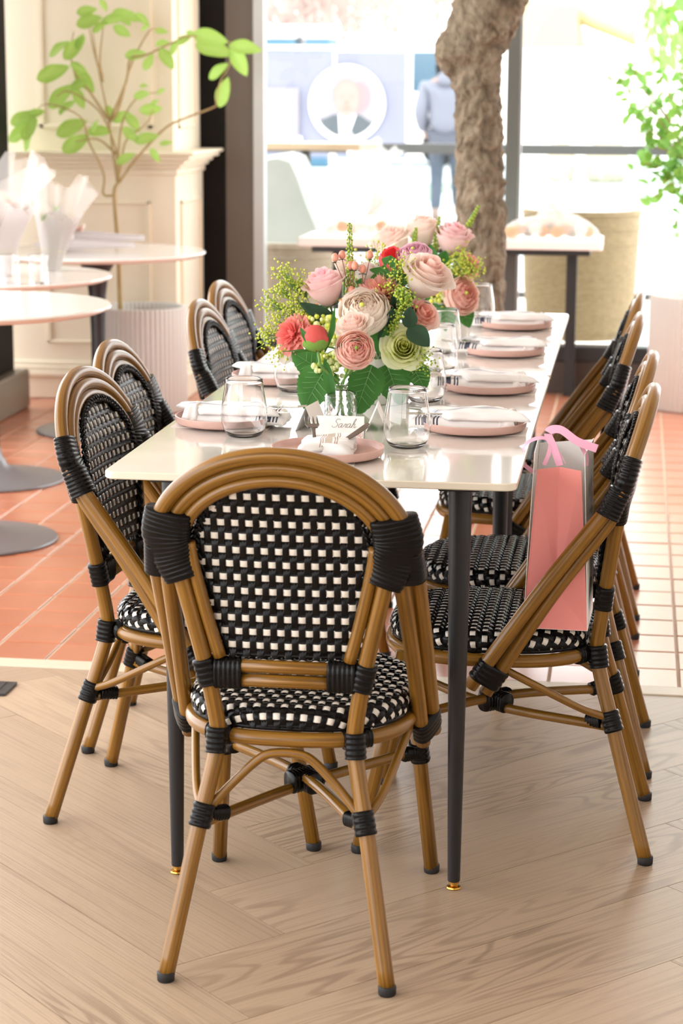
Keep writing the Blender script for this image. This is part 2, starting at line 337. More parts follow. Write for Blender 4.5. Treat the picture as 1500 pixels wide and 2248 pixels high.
#==BODY==
# ================================================================== setting
mb = MB(); box(mb, -3.2, 1.7, -2.6, 9.9, -.06, -.006); floor = struct('floor', mb, 'under')
mb = MB(); box(mb, -3.1, 1.7, 4.79, 9.64, -.006, -.0035); part('grout_bed', mb, 'grout', floor, False)
def clip(P, ax, lim, keep_less):
    o = []
    for i in range(len(P)):
        a, b = P[i-1], P[i]; da = (a[ax]-lim)*(1 if keep_less else -1); db = (b[ax]-lim)*(1 if keep_less else -1)
        if (da <= 0) != (db <= 0):
            t = da/(da-db); o.append((a[0]+(b[0]-a[0])*t, a[1]+(b[1]-a[1])*t))
        if db <= 0: o.append(b)
    return o
PW, PL = .2298, 1.13; OX, OY = -.54, 2.896
def uv2(u, v): return (OX+(u-v)/math.sqrt(2), OY+(u+v)/math.sqrt(2))
def plank(u0, u1, v0, v1, ang):
    g = .0007
    P = [uv2(u0+g, v0+g), uv2(u1-g, v0+g), uv2(u1-g, v1-g), uv2(u0+g, v1-g)]
    for ax, lim, kl in ((0, 1.45, True), (0, -3.0, False), (1, 4.722, True), (1, .2, False)):
        P = clip(P, ax, lim, kl)
        if len(P) < 3: return
    # drop degenerate slivers
    Q = [P[0]]
    for p in P[1:]:
        if (V(p)-V(Q[-1])).length > 1e-4: Q.append(p)
    if (V(Q[0])-V(Q[-1])).length < 1e-4: Q.pop()
    if len(Q) < 3: return
    ar = sum(Q[i-1][0]*Q[i][1]-Q[i][0]*Q[i-1][1] for i in range(len(Q)))/2
    if ar < .004: return
    c = uv2((u0+u1)/2, (v0+v1)/2); ca, sa = math.cos(-ang), math.sin(-ang)
    loc = [((x-c[0])*ca-(y-c[1])*sa, (x-c[0])*sa+(y-c[1])*ca) for x, y in Q]
    mb = MB(); prism(mb, loc, -.008, R.uniform(-.0001, .0001), 0)
    o = part('plank', mb, 'oak', floor, False, loc=(c[0], c[1], 0)); o.rotation_euler = (0, 0, ang)
for m in range(-3, 4):
    for k in range(-20, 16):
        u, v = k*PW+m*PL, k*PW-m*PL
        plank(u, u+PL, v, v+PW, PI/4); plank(u+PL, u+PL+PW, v+PW-PL, v+PW, 3*PI/4)
mb = MB(); box(mb, -3.0, 1.45, 4.724, 4.792, -.006, .003, b=.002); part('threshold_strip', mb, 'threshold', floor, False)
TP, TQ, TX, TY = .1545, .160, .1401, 4.795
tiles = []
for i in range(-20, 9):
    for j in range(0, 31): tiles.append((TX+(i+.5)*TP, TY+(j+.5)*TQ))
tiles = [t for t in tiles if t[1]+TQ/2 < 9.7]
tiles.sort(key=lambda t: (0 if -2.75 < t[0] < -.75 or -.25 < t[0] < .25 else 1, t[1]))
g = .004
tm = MB(); prism(tm, [(-TP/2+g, -TQ/2+g), (TP/2-g, -TQ/2+g), (TP/2-g, TQ/2-g), (-TP/2+g, TQ/2-g)], -.012, 0, .0018); tme = tm.mesh('tile', 'tile', False)
rest = MB()
for n, (x, y) in enumerate(tiles):
    if n < 300:
        o = link('tile', tme, floor, (x, y, R.uniform(-.0006, .0006)))
    else: prism(rest, [(x-TP/2+g, y-TQ/2+g), (x+TP/2-g, y-TQ/2+g), (x+TP/2-g, y+TQ/2-g), (x-TP/2+g, y+TQ/2-g)], -.006, R.uniform(-.0006, .0006), .0018)
part('far_tiles', rest, 'tile', floor, False, kind='stuff')
WY = 9.66
mb = MB(); box(mb, -3.2, 1.7, -2.6, WY+.1, 2.75, 2.85); struct('ceiling', mb, 'ceil')  # out-of-view ceiling, put in to keep the light coming from the sides
mb = MB(); box(mb, 1.7, 1.8, -2.6, 7.6, 0, 2.85); struct('wall_right', mb, 'plaster')  # unseen wall, added and lengthened to cut light from the right
mb = MB()
for q in ((-3.2, 1.7, 0, 1.45), (-3.2, 1.7, 2.55, 2.85), (-3.2, -2.9, 1.45, 2.55), (-.4, 1.7, 1.45, 2.55), (-1.7, -1.6, 1.45, 2.55)): box(mb, q[0], q[1], -2.7, -2.6, q[2], q[3])
struct('wall_back', mb, 'plaster')  # unseen wall added to darken the camera side; its openings let in fill
# dark wall on the left with its skirting
mb = MB(); box(mb, -2.95, -2.66, 7.75, 8.72, 0, 2.75); wl = struct('wall_left', mb, 'brownblack')
mb = MB(); prism(mb, [(-2.67, 7.75), (-2.605, 7.75), (-2.605, 8.76), (-2.67, 8.76)], 0, .17, .008); struct('baseboard_left', mb, 'skirting')
# cream panelled pilaster
def panel_frame(mb, x0, x1, z0, z1, y, w=.014, d=.012, X=None):
    for a in ((x0, x1, z0, z0+w), (x0, x1, z1-w, z1), (x0, x0+w, z0, z1), (x1-w, x1, z0, z1)): box(mb, a[0], a[1], y-d, y+.01, a[2], a[3], 0, X, .004)
PY, PX = 9.05, -2.006
mb = MB(); box(mb, -2.95, PX-.012, PY+.02, WY, 0, 2.75); pil = struct('wall_front', mb, 'cream')
mb = MB(); box(mb, -2.95, PX, PY, WY, .12, 1.05, b=.003); part('lower_panel', mb, 'cream', pil, False)
mb = MB()
for z0, z1, d in ((1.0, 1.03, .012), (1.03, 1.048, .03), (1.048, 1.068, .05), (1.068, 1.088, .08), (1.088, 1.104, .1)):
    box(mb, -2.95, PX+d, PY-d, WY, z0, z1, b=.005)
part('cornice', mb, 'cream', pil, False)
mb = MB()
for z0, z1, d in ((0, .1, .03), (.1, .125, .045), (.125, .15, .03), (.15, .17, .016)): box(mb, -2.95, PX+d, PY-d, WY, z0, z1, b=.005)
part('plinth_moulding', mb, 'cream', pil, False)
mb = MB(); panel_frame(mb, -2.6, -2.12, .25, .885, PY); part('panel_moulding', mb, 'cream', pil, False)
mb = MB(); panel_frame(mb, -2.62, -2.11, 1.2, 2.5, PY+.02, .02); part('panel_moulding', mb, 'cream', pil, False)
X = Matrix.Rotation(PI/2, 4, 'Z')
mb = MB(); panel_frame(mb, PY+.09, WY-.1, .25, .885, -PX, .014, .012, X); part('panel_moulding', mb, 'cream', pil, False)
mb = MB(); panel_frame(mb, PY+.12, WY-.12, 1.2, 2.5, -PX+.012, .016, .01, X); part('panel_moulding', mb, 'cream', pil, False)
mb = MB(); box(mb, PX-.1, -1.895, WY-.02, WY+.16, 0, 2.75); box(mb, PX-.1, -1.765, WY-.02, WY+.16, 0, .14); struct('trim_1', mb, 'brownblack')
mb = MB(); box(mb, -1.895, -1.763, WY-.02, WY+.16, .14, 2.75); struct('trim_2', mb, 'brown_reveal')
# window wall
win = MB(); box(win, -1.763, 1.7, WY-.05, WY+.06, 0, .145); sill = struct('trim_3', win, 'plinth')
mb = MB()
box(mb, -1.763, -1.714, WY-.03, WY+.04, .145, 2.75, 1, b=.004)
wn = struct('window_1', mb, ['alu', 'alu'])
mb = MB(); box(mb, -1.714, 1.7, WY-.06, WY+.05, .145, .218, b=.006); part('bottom_rail', mb, 'frame_dark', wn, False)
mb = MB(); box(mb, -.594, -.536, WY-.04, WY+.05, .218, 2.75, b=.005); part('mullion', mb, 'frame_grey', wn, False)
mb = MB(); box(mb, -.536, -.525, WY-.02, WY+.03, .218, 2.75); part('glazing_bead', mb, 'alu', wn, False)
mb = MB(); box(mb, .62, .68, WY-.04, WY+.05, .218, 2.75, b=.005); part('mullion', mb, 'frame_grey', wn, False)
mb = MB(); box(mb, -1.714, 1.7, WY-.03, WY+.04, 2.66, 2.75); part('top_rail', mb, 'frame_dark', wn, False)
for x0, x1 in ((-1.714, -.594), (-.525, .62), (.68, 1.7)):
    mb = MB(); mb.add([(x0, WY, .218), (x1, WY, .218), (x1, WY, 2.66), (x0, WY, 2.66)], [(0, 1, 2, 3)]); part('pane', mb, 'pane', wn, False)
# outdoors
mb = MB(); box(mb, -40, 40, WY+.1, 16, -.12, -.01); struct('ground', mb, 'pave')
mb = MB(); box(mb, -60, 60, 16, 90, -.3, -.012); struct('street', mb, 'street')
mb = MB(); box(mb, -40, -3.2, -30, WY+.1, -.3, -.02); struct('ground_left', mb, 'pave')

# ================================================================== chairs
YB = [(.30, -.222), (.375, -.2), (.5, -.213), (.63, -.229), (.73, -.248), (.80, -.272), (.87, -.297), (.92, -.317)]
def yb(z):
    for (a, ya), (b, y2) in zip(YB, YB[1:]):
        if z <= b: return ya+(y2-ya)*(z-a)/(b-a)
    return YB[-1][1]
def arch(inw, t0, n=40, off=0, a=.2005, b=.158, zc=.69):
    o = []
    for i in range(n+1):
        t = t0+(PI-2*t0)*i/n; nx, nz = math.cos(t)/a, math.sin(t)/b; L = math.hypot(nx, nz); z = zc+b*math.sin(t)-inw*nz/L; o.append((a*math.cos(t)-inw*nx/L, yb(z)+off, z))
    return o
def wrap(mb, P, ru, rv, ref, pitch=.0062, amp=.0015, seg=18, n=None):
    C = catmull(P, 24); Ls = [0]
    for a, b in zip(C, C[1:]): Ls.append(Ls[-1]+(b-a).length)
    N = max(6, int(Ls[-1]/(pitch/5))); pts, A, B = [], [], []
    def lerp(arr, f):
        if not isinstance(arr, (list, tuple)): return arr
        x = f*(len(arr)-1); i = min(int(x), len(arr)-2); return arr[i]+(arr[i+1]-arr[i])*(x-i)
    for k in range(N+1):
        s = Ls[-1]*k/N; i = 0
        while i < len(Ls)-2 and Ls[i+1] < s: i += 1
        t = (s-Ls[i])/max(1e-9, Ls[i+1]-Ls[i]); pts.append(C[i].lerp(C[i+1], t)); w = amp*(abs(math.sin(PI*s/pitch))-.4)
        A.append(lerp(ru, k/N)+w); B.append(lerp(rv, k/N)+w)
    return tube(mb, pts, A, seg, ref=ref, rv=B, sq=.72)
WP = .0112
def weave(inside, mp, nu, nv, u0, v0, rows_white=2):
    """interlaced flat strands; inside(u,v) -> bool, mp(u,v,d) -> xyz; strips along v are black, every other strip along u is white"""
    mb = MB(); prof = [(-.5, 0), (-.3, .0011), (0, .0004), (.3, .0011), (.5, 0)]; A = .0019; w = WP*.93
    def strip(cu, along_v, n, start, dfun, mi, wid):
        prev = None
        for k in range(n*3+1):
            s = start+k*WP/3; mid = (cu, s) if along_v else (s, cu)
            if not inside(*mid): prev = None; continue
            d = dfun(s); row = []
            for o, h in prof:
                q = (cu+o*wid, s) if along_v else (s, cu+o*wid)
                row.append(mp(q[0], q[1], d+h*(1 if d >= -.0002 else -1)))
            idx = len(mb.v); mb.add(row, [], mi)
            if prev is not None:
                for j in range(4): mb.f.append((prev+j, prev+j+1, idx+j+1, idx+j)); mb.m.append(mi)
            prev = idx
    for i in range(nu):
        cu = u0+(i+.5)*WP
        strip(cu, True, nv, v0, lambda s, i=i: A*math.cos(PI*(((s-v0)/WP-.5)/2+i)), 0, w)
    for r in range(nv):
        cv = v0+(r+.5)*WP
        if r % 2 == 0: strip(cv, False, nu, u0, lambda s, r=r: -.8*A*math.cos(PI*(r/2+(s-u0)/WP-.5)), 1, w*.98)
        else: strip(cv, False, nu, u0, lambda s: -.0003, 0, w)
    return mb
def chair_parts():
    P = {}
    # back panel weave
    def hw(z):
        if z < .51: return 0
        if z <= .69: return .112+(.146-.112)*(z-.51)/.18
        q = 1-((z-.69)/.118)**2
        return .146*math.sqrt(q) if q > 0 else 0
    def mpb(u, v, d): return (u, yb(v)-d+.004-.012*(u/.15)**2*-1, v)
    P['back_weave'] = weave(lambda u, v: abs(u) < hw(v), mpb, 28, 28, -14*WP, .503)
    # seat weave
    a, b, r, n = .163, .172, .021, 2.7
    def out(u, v):
        s = (abs(u/a)**n+abs((v)/b)**n)**(1/n); rr = math.hypot(u, v)
        return (s-1)*(rr/s if s > 1e-6 else 0), s
    def mps(u, v, d):
        ds, s = out(u, v)
        if ds <= 0: p = V((u, v, .424+.004*(1-s*s))); nn = V((0, 0, 1))
        else:
            rr = math.hypot(u, v); di = V((u/rr, v/rr, 0)); base = di*(rr-ds)
            if ds < r*PI/2: t = ds/r; p = base+di*(r*math.sin(t))+V((0, 0, .424-r*(1-math.cos(t)))); nn = di*math.sin(t)+V((0, 0, math.cos(t)))
            else: p = base+di*(r-.15*(ds-r*PI/2))+V((0, 0, .424-r-(ds-r*PI/2))); nn = di
        p = p+nn*d; return (p.x, p.y-.005, p.z)
    P['seat'] = weave(lambda u, v: out(u, v)[0] < r*PI/2+.013, mps, 40, 40, -20*WP, -20*WP)
    def ring(a2, b2, z, m=48, n2=2.7):
        o = []
        for k in range(m):
            t = 2*PI*k/m; c, s = math.cos(t), math.sin(t)
            o.append((a2*abs(c)**(2/n2)*(1 if c >= 0 else -1), b2*abs(s)**(2/n2)*(1 if s >= 0 else -1)-.005, z))
        return o
    m = MB(); pr = ring(a+r-.003, b+r-.003, .392); m.add(pr, [tuple(range(len(pr)))[::-1]])
    pr2 = ring(a-.003, b-.003, .417); m.add(pr2, [tuple(range(len(pr2)))]); P['seat_base'] = m
    m = MB(); tube(m, ring(a+r-.004, b+r-.006, .391), .0045, 8, closed=True); P['seat_edge'] = m
    m = MB(); tube(m, ring(.182, .190, .374), .0125, 12, closed=True); P['seat_ring'] = m
    # arch tubes
    m = MB(); tube(m, arch(0, .12), .0124, 14)
    tube(m, arch(.0218, .12, off=.004), .0116, 14); tube(m, arch(.0418, .06, off=.002), .0104, 12)
    P['back_frame'] = m
    # braid inside the panel edge
    m = MB(); pts = []
    E = [(-.108, .514)]+[(-(.108+(.138-.108)*i/8), .514+.176*i/8) for i in range(1, 9)]
    E += [(-.138*math.cos(t), .69+.109*math.sin(t)) for t in [PI*i/30 for i in range(1, 30)]]
    E += [((.138-(.138-.108)*i/8), .69-.176*i/8) for i in range(0, 9)]
    Ep = catmull([(x, yb(z)+.014, z) for x, z in E], 4)
    for ph in (0, 2*PI/3, 4*PI/3):
        q = []
        for i, p in enumerate(Ep):
            t = (Ep[min(i+1, len(Ep)-1)]-Ep[max(i-1, 0)]).normalized(); nrm = V((0, 1, .15)).normalized(); sd = t.cross(nrm)
            an = i*.62+ph; q.append(p+sd*(.0052*math.sin(an))+nrm*(.0026*math.sin(2*an)))
        tube(m, q, .0034, 6)
    P['braid'] = m
    for s, nm in ((-1, 'l'), (1, 'r')):
        z0 = .71
        m = MB(); tube(m, catmull([(s*.1995, yb(.73), .73), (s*.203, yb(.70)+.004, .70), (s*.205, yb(.66)+.025, .66), (s*.2095, -.10, .513), (s*.2135, .024, .332)], 8), [.0124]*8+[.0135]*25, 14)
        tube(m, catmull([(s*.177, yb(.73)+.002, .73), (s*.180, yb(.70), .70), (s*.183, yb(.65)+.012, .645), (s*.191, -.118, .50), (s*.199, -.004, .318)], 8), [.0116]*8+[.0128]*25, 14)
        P['arm_'+nm] = m
        m = MB(); tube(m, catmull([(s*.170, yb(.72), .72), (s*.163, yb(.66), .66), (s*.145, yb(.58), .58), (s*.124, yb(.485), .485), (s*.109, -.2, .385), (s*.112, -.205, .35), (s*.136, -.238, .23), (s*.1765, -.30, .008)], 8), .0134, 14)
        P['rleg_'+nm] = m
        m = MB(); tube(m, catmull([(s*.145, yb(.70), .70), (s*.139, yb(.66)-.001, .66), (s*.121, yb(.58)-.001, .58), (s*.103, yb(.512)-.001, .512)], 6), .0102, 12); P['post_'+nm] = m
        m = MB(); tube(m, [(s*.163, .150, .378), (s*.195, .225, .008)], .0134, 14); P['fleg_'+nm] = m
        m = MB(); lathe(m, [(.0005, 0), (.0128, 0), (.0142, .002), (.0146, .014), (.0136, .0155), (.0005, .0155)], 14, X=Matrix.Translation((s*.1765, -.3005, 0))); P['rfoot_'+nm] = m
        m = MB(); lathe(m, [(.0005, 0), (.0128, 0), (.0142, .002), (.0146, .014), (.0136, .0155), (.0005, .0155)], 14, X=Matrix.Translation((s*.1953, .2255, 0))); P['ffoot_'+nm] = m
        m = MB()   # shoulder binding
        wrap(m, [(s*.1735, yb(.752), .752), (s*.180, yb(.715)+.001, .712), (s*.171, yb(.675)+.004, .676), (s*.158, yb(.64), .640)], [.037, .039, .034, .0275], [.0165, .018, .020, .017], (1, 0, .45*s), .0078)
        wrap(m, [(s*.191, yb(.70)+.008, .697), (s*.1945, yb(.655)+.022, .650)], [.0255, .027], [.0195, .0225], (1, 0, 0), .0078)
        P['shoulder_'+nm] = m
        m = MB(); wrap(m, [(s*.131, yb(.503), .508), (s*.120, yb(.462), .466)], .0168, .0165, (1, 0, 0), .0098)
        wrap(m, [(s*.113, yb(.487)+.001, .485), (s*.068, yb(.487)+.001, .485)], .0255, .0145, (0, 0, 1), .0075); P['railwrap_'+nm] = m
        m = MB(); wrap(m, [(s*.1105, -.2, .392), (s*.112, -.205, .352)], .0165, .018, (1, 0, 0), .009)
        wrap(m, [(s*.088, -.185, .374), (s*.108, -.177, .374), (s*.128, -.163, .374)], .0148, .0148, (0, 0, 1), .006); P['seatwrap_'+nm] = m
        m = MB(); wrap(m, [(s*.2045, -.021, .370), (s*.2055, .001, .338)], .0315, .0168, (.42*s, .78, .46), .0098); P['armwrap_'+nm] = m
        m = MB(); wrap(m, [(s*.126, -.2255, .272), (s*.134, -.237, .236)], .0172, .0172, (1, 0, 0), .0098)
        wrap(m, [(s*.122, -.215, .250), (s*.100, -.190, .246)], .012, .012, (0, 0, 1), .006); P['stwrap_'+nm] = m
        m = MB(); wrap(m, [(s*.173, .174, .262), (s*.177, .183, .226)], .0172, .0172, (1, 0, 0), .0098)
        wrap(m, [(s*.168, .170, .242), (s*.150, .150, .244)], .012, .012, (0, 0, 1), .006); P['fwrap_'+nm] = m
        m = MB(); tube(m, catmull([(s*.134, -.222, .262), (s*.152, -.17, .285), (s*.176, -.06, .345), (s*.18, -.03, .362)], 6), .0072, 10); P['sbrace_'+nm] = m
        m = MB(); tube(m, catmull([(s*.128, -.232, .242), (0, -.012-.008*s, .245+.009*s), (-s*.172, .180, .244)], 8), .0092, 10); P['cross_'+nm] = m
    m = MB(); tube(m, [(-.106, yb(.497), .4975), (.106, yb(.497), .4975)], .0108, 12); tube(m, [(-.110, yb(.475), .474), (.110, yb(.475), .474)], .0112, 12); P['rail'] = m
    m = MB(); tube(m, catmull([(-.122, -.223, .262), (-.085, -.208, .302), (-.045, -.2, .340), (-.02, -.199, .3515), (.02, -.199, .3515), (.045, -.2, .340), (.085, -.208, .302), (.122, -.223, .262)], 6), .0075, 10); P['brace'] = m
    m = MB(); wrap(m, [(-.022, -.034, .2465), (.022, .012, .2475)], .0165, .019, (1, -1, 0), .007); wrap(m, [(.022, -.034, .2465), (-.022, .012, .2475)], .0165, .019, (1, 1, 0), .007); P['crosswrap'] = m
    return P
CP = chair_parts()
CM = {}
def cm(key, name, mats):
    if key not in CM: CM[key] = CP[key].mesh(name, mats)
    return CM[key]
def make_chair(label):
    t = thing('bistro_chair', label, 'chair', group=None)
    A = lambda key, name, mats, par=None: link(name, cm(key, name, mats), par or t)
    A('back_frame', 'back_frame', ['bamboo']); bk = A('braid', 'backrest', ['strand_black']); A('back_weave', 'woven_strands', ['strand_black', 'strand_white'], bk)['kind'] = 'stuff'
    st = A('seat_base', 'seat', ['strand_black']); A('seat', 'woven_strands', ['strand_black', 'strand_white'], st)['kind'] = 'stuff'; A('seat_edge', 'seat_edging', ['strand_black'], st)
    A('seat_ring', 'seat_ring', ['bamboo']); rl = A('rail', 'back_rail', ['bamboo']); A('brace', 'arched_brace', ['bamboo']); A('crosswrap', 'cross_binding', ['binding'])
    for s in 'lr':
        ar = A('arm_'+s, 'arm', ['bamboo']); A('shoulder_'+s, 'shoulder_binding', ['binding'], ar); A('armwrap_'+s, 'arm_binding', ['binding'], ar)
        lg = A('rleg_'+s, 'leg', ['bamboo']); A('rfoot_'+s, 'rubber_foot', ['rubber'], lg); A('seatwrap_'+s, 'seat_binding', ['binding'], lg); A('stwrap_'+s, 'stretcher_binding', ['binding'], lg)
        lf = A('fleg_'+s, 'leg', ['bamboo']); A('ffoot_'+s, 'rubber_foot', ['rubber'], lf); A('fwrap_'+s, 'stretcher_binding', ['binding'], lf)
        A('post_'+s, 'back_post', ['bamboo']); A('railwrap_'+s, 'rail_binding', ['binding'], rl); A('sbrace_'+s, 'side_brace', ['bamboo']); A('cross_'+s, 'cross_stretcher', ['bamboo'])
    return t
ch0 = make_chair('woven bistro chair at the table head, its back turned to the camera')
ch0['group'] = 'bistro chairs around the long table'
ch0.location = (-.52, 3.311, 0)
for x, y, a, lab in ((-.76, 3.83, -95, 'bistro chair on the pot-plant side, nearest the table head'),
                     (-.81, 4.28, -91, 'bistro chair on the pot-plant side, second from the table head'),
                     (-.80, 5.15, -91, 'bistro chair on the pot-plant side, third from the table head'),
                     (-.85, 5.66, -92, 'bistro chair on the pot-plant side, farthest from the table head'),
                     (-.243, 3.812, 90, 'bistro chair with the coral gift bag standing on its seat'),
                     (-.242, 4.30, 90, 'bistro chair directly behind the chair that holds the gift bag'),
                     (-.267, 5.055, 90, 'bistro chair on the gift-bag side, third from the table head'),
                     (-.266, 5.60, 90, 'bistro chair on the gift-bag side, farthest from the table head')):
    c = copy_tree(ch0); c.location = (x, y, 0); c.rotation_euler = (0, 0, rad(a)); c['label'] = lab
# ================================================================== dining tables
def dining_table(y0, y1, label):
    x0, x1, ins = -.8775, -.1785, .1
    t = thing('dining_table', label, 'table', ((x0+x1)/2, (y0+y1)/2, 0)); w, d = (x1-x0)/2, (y1-y0)/2
    mb = MB(); prism(mb, rrect(-w, w, -d, d, .022), .737, .75, .0018, 0, None, 1); part('tabletop', mb, ['stone', 'stone_edge'], t, True, auto=30)
    f = MB(); box(f, -w+.06, w-.06, -d+.06, d-.06, .727, .7368, b=.002); fr = part('underframe', f, 'leg_black', t, False)
    for sx in (-1, 1):
        for sy in (-1, 1):
            cx, cy = sx*(w-ins), sy*(d-ins); X = Matrix.Translation((cx, cy, 0))
            mb = MB(); lathe(mb, [(.0105, .014), (.0112, .016), (.0205, .715), (.0205, .728)], 24, X=X); lg = part('leg', mb, 'leg_black', t, auto=40)
            mb = MB(); lathe(mb, [(.0005, 0), (.0125, 0), (.0135, .002), (.0125, .0045), (.006, .006), (.006, .009), (.0095, .0105), (.0095, .0145)], 20, X=X); part('glide', mb, 'brass', lg, label='brass levelling foot', auto=40)
            mb = MB(); box(mb, cx-.035, cx+.035, cy-.035, cy+.035, .7215, .728, b=.002); part('mounting_plate', mb, 'leg_black', lg, False)
    return t
dining_table(3.365, 4.689, 'white stone-topped table on the camera side of the seam, nearer the table head')
dining_table(4.692, 6.018, 'white stone-topped table beyond the seam, standing nearest the tree trunk')
TZ = .75
# ------------------------------------------------------------------ settings
def fork_mesh(mb, X):
    pts = [(0, 0, 0), (.004, .03, .001), (.003, .07, .004), (.0028, .1, .006)]
    tube(mb, [(0, -.02, 0), (0, 0, .001), (0, .06, .004), (0, .085, .003)], [.0045, .0035, .0026, .004], 8, ref=(1, 0, 0), rv=[.0012, .0013, .0014, .0012])
    n = len(mb.v)
    prism(mb, [(-.0115, .098), (-.008, .085), (.008, .085), (.0115, .098), (.0115, .104), (-.0115, .104)], .0016, .0034, .0003)
    for k in range(4):
        x = -.0098+k*.0065
        tube(mb, [(x, .102, .0026), (x, .12, .0010), (x, .138, .0008), (x, .147, .0018)], [.0017, .0016, .0014, .0006], 6, ref=(1, 0, 0), rv=[.0011, .0010, .0008, .0004])
    mb.v = [tuple(X @ V(p)) for p in mb.v]
def knife_mesh(mb, X):
    tube(mb, [(0, -.02, 0), (0, .0, 0), (0, .05, 0)], [.0055, .005, .004], 8, ref=(1, 0, 0), rv=.0022)
    prism(mb, [(-.004, .048), (.0055, .048), (.0095, .075), (.0098, .12), (.006, .14), (-.003, .146), (-.0045, .13)], -.0007, .0007, .0003)
    mb.v = [tuple(X @ V(p)) for p in mb.v]
def napkin(t, seed, style):
    """folded pocket, length along +y towards the table middle, stripes across; built in settings space"""
    rr = random.Random(seed)
    def sheet(x0, x1, y0, y1, z0, th, stripes, skew=0, puff=.004, nx=14, ny=30, tilt=0, us=()):
        mb = MB(); top = []
        def zz(u, v): return z0+tilt*v+puff*math.sin(PI*u)**.5*(.7+.3*math.sin(5*v+seed))+.0012*math.sin(9*u+7*v+seed)+.0008*math.sin(17*v-6*u)
        for j in range(ny+1):
            v = j/ny
            for i in range(nx+1):
                u = i/nx; e = min(u, 1-u)*14; f = min(v, 1-v)*30; ed = min(1, (min(e, 1.5)/1.5)*.6+.4)*min(1, (min(f, 1.5)/1.5)*.6+.4)
                x = x0+(x1-x0)*u+.0012*math.sin(11*v+seed); y = y0+(y1-y0)*v+skew*(u-.5)+.001*math.sin(13*u+seed)
                top.append((x, y, zz(u, v)+th*ed))
        bot = [(p[0], p[1], max(z0, p[2]-th*1.0-puff*.8)) for p in top]
        N = (nx+1)*(ny+1); fs, ms = [], []
        for j in range(ny):
            vv = (j+.5)/ny; mi = 0
            for a, b, m in stripes:
                if a <= vv < b: mi = m
            for i in range(nx):
                a = j*(nx+1)+i; q = (a, a+1, a+nx+2, a+nx+1); fs.append(q); ms.append(next((m for p_, q_, m in us if p_ <= (i+.5)/nx < q_), mi)); fs.append(tuple(k+N for k in q[::-1])); ms.append(0)
        bd = list(range(nx+1))+[(nx+1)*(j+1)-1 for j in range(1, ny+1)]+[ny*(nx+1)+i for i in range(nx-1, -1, -1)]+[j*(nx+1) for j in range(ny-1, 0, -1)]
        for i in range(len(bd)):
            a, b = bd[i-1], bd[i]; fs.append((b, a, a+N, b+N)); ms.append(0)
        mb.add(top+bot, fs); mb.m = ms; return mb
    if style == 0:
        st = [(.44, .455, 3), (.475, .49, 3), (.52, .66, 2), (.69, .705, 3), (.725, .74, 3)]
    else:
        st = [(.72, .735, 1), (.75, .765, 1), (.80, .86, 1), (.89, .905, 1), (.92, .935, 1)]
    mats = ['linen', 'navy', 'taupe', 'taupe_dark', 'navy_pale']
    ny = 60
    a = part('lower_fold', sheet(-.048, .048, -.078, .080, .0078, .013, st, 0, .007, 14, ny), mats, t)
    us = [(.40, .43, 4), (.45, .50, 4), (.52, .54, 4), (.80, .82, 4)] if style else [(.40, .42, 3), (.44, .46, 3), (.49, .63, 2), (.66, .68, 3), (.70, .72, 3)]
    b = part('upper_fold', sheet(-.046, .047, -.080, .046, .0225, .009, [], .055, .008, 50, 24, us=us), mats, t)
    part('rolled_edge', sheet(-.047, .047, -.083, -.058, .010, .022, [], 0, .004, 14, 8), mats, t)
def setting(x, y, rz, key, style=1, cutlery=True, plate=True, paper=True):
    g = rad(rz)
    Xr = Matrix.Translation((x, y, TZ)) @ Matrix.Rotation(g, 4, 'Z')
    where = {'N': 'at the table head', 'R1': 'by the gift-bag chair', 'R2': 'second along the gift-bag side', 'R3': 'third along the gift-bag side', 'R4': 'farthest along the gift-bag side',
             'L1': 'nearest on the pot-plant side', 'L2': 'second along the pot-plant side'}[key]
    if paper:
        mb = MB(); prism(mb, [(-.052, -.1), (.052, -.1), (.052, .088), (-.052, .088)], 0, .0009, .0002)
        o = tag(part('menu_sheet', mb, 'paper', None, False), 'pale paper menu sheet under the pink plate '+where, 'menu', 'menu sheets under the plates'); o.location = (x, y, TZ+.0002); o.rotation_euler = (0, 0, g)
    mb = MB(); lathe(mb, [(.0005, .0012), (.062, .0012), (.075, .0035), (.094, .0050), (.0985, .0085), (.1, .0195), (.0988, .0205), (.0965, .0195), (.0945, .0105), (.0915, .0085), (.0005, .0078)], 56)
    o = tag(part('plate', mb, 'plate', None, auto=50), 'round pink stoneware plate with upright rim '+where, 'plate', 'pink side plates'); o.location = (x, y, TZ)
    ztop = TZ+.0062
    t = thing('napkin', 'folded %s white linen napkin on the plate %s' % ('navy-striped' if style else 'taupe-striped', where), 'napkin', (x, y, TZ+.0005), g, 'folded napkins on the plates')
    napkin(t, hash_(key), style)
    if key != 'N': t.scale = (1, 1.22, 1.12); t.location = (x-math.sin(g)*.022, y+math.cos(g)*.022, TZ+.0005)
    if cutlery:
        for nm, fn, dx, an, lab in (('fork', fork_mesh, -.018, 8, 'steel fork tucked into the napkin '), ('knife', knife_mesh, .014, -14, 'steel knife tucked into the napkin ')):
            mb = MB(); fn(mb, Matrix.Translation((dx, (-.040 if nm == 'fork' else -.055) if key == 'N' else -.01, .026)) @ Matrix.Rotation(rad((8 if nm == 'fork' else -22) if key == 'N' else an*.6), 4, 'Z') @ Matrix.Rotation(rad(9 if key == 'N' else 3), 4, 'X') @ Matrix.Scale(1.1 if nm == 'fork' else 1.0, 4))
            o = tag(part(nm, mb, 'steel_dark_reflect' if key == 'N' else 'chrome', None, True, auto=40), lab+where, nm, nm+'s in the napkins'); o.location = (x, y, TZ); o.rotation_euler = (0, 0, g)
def hash_(s): return sum(ord(c)*(i+3) for i, c in enumerate(s)) % 17
setting(-.522, 3.567, 4, 'N', 0)
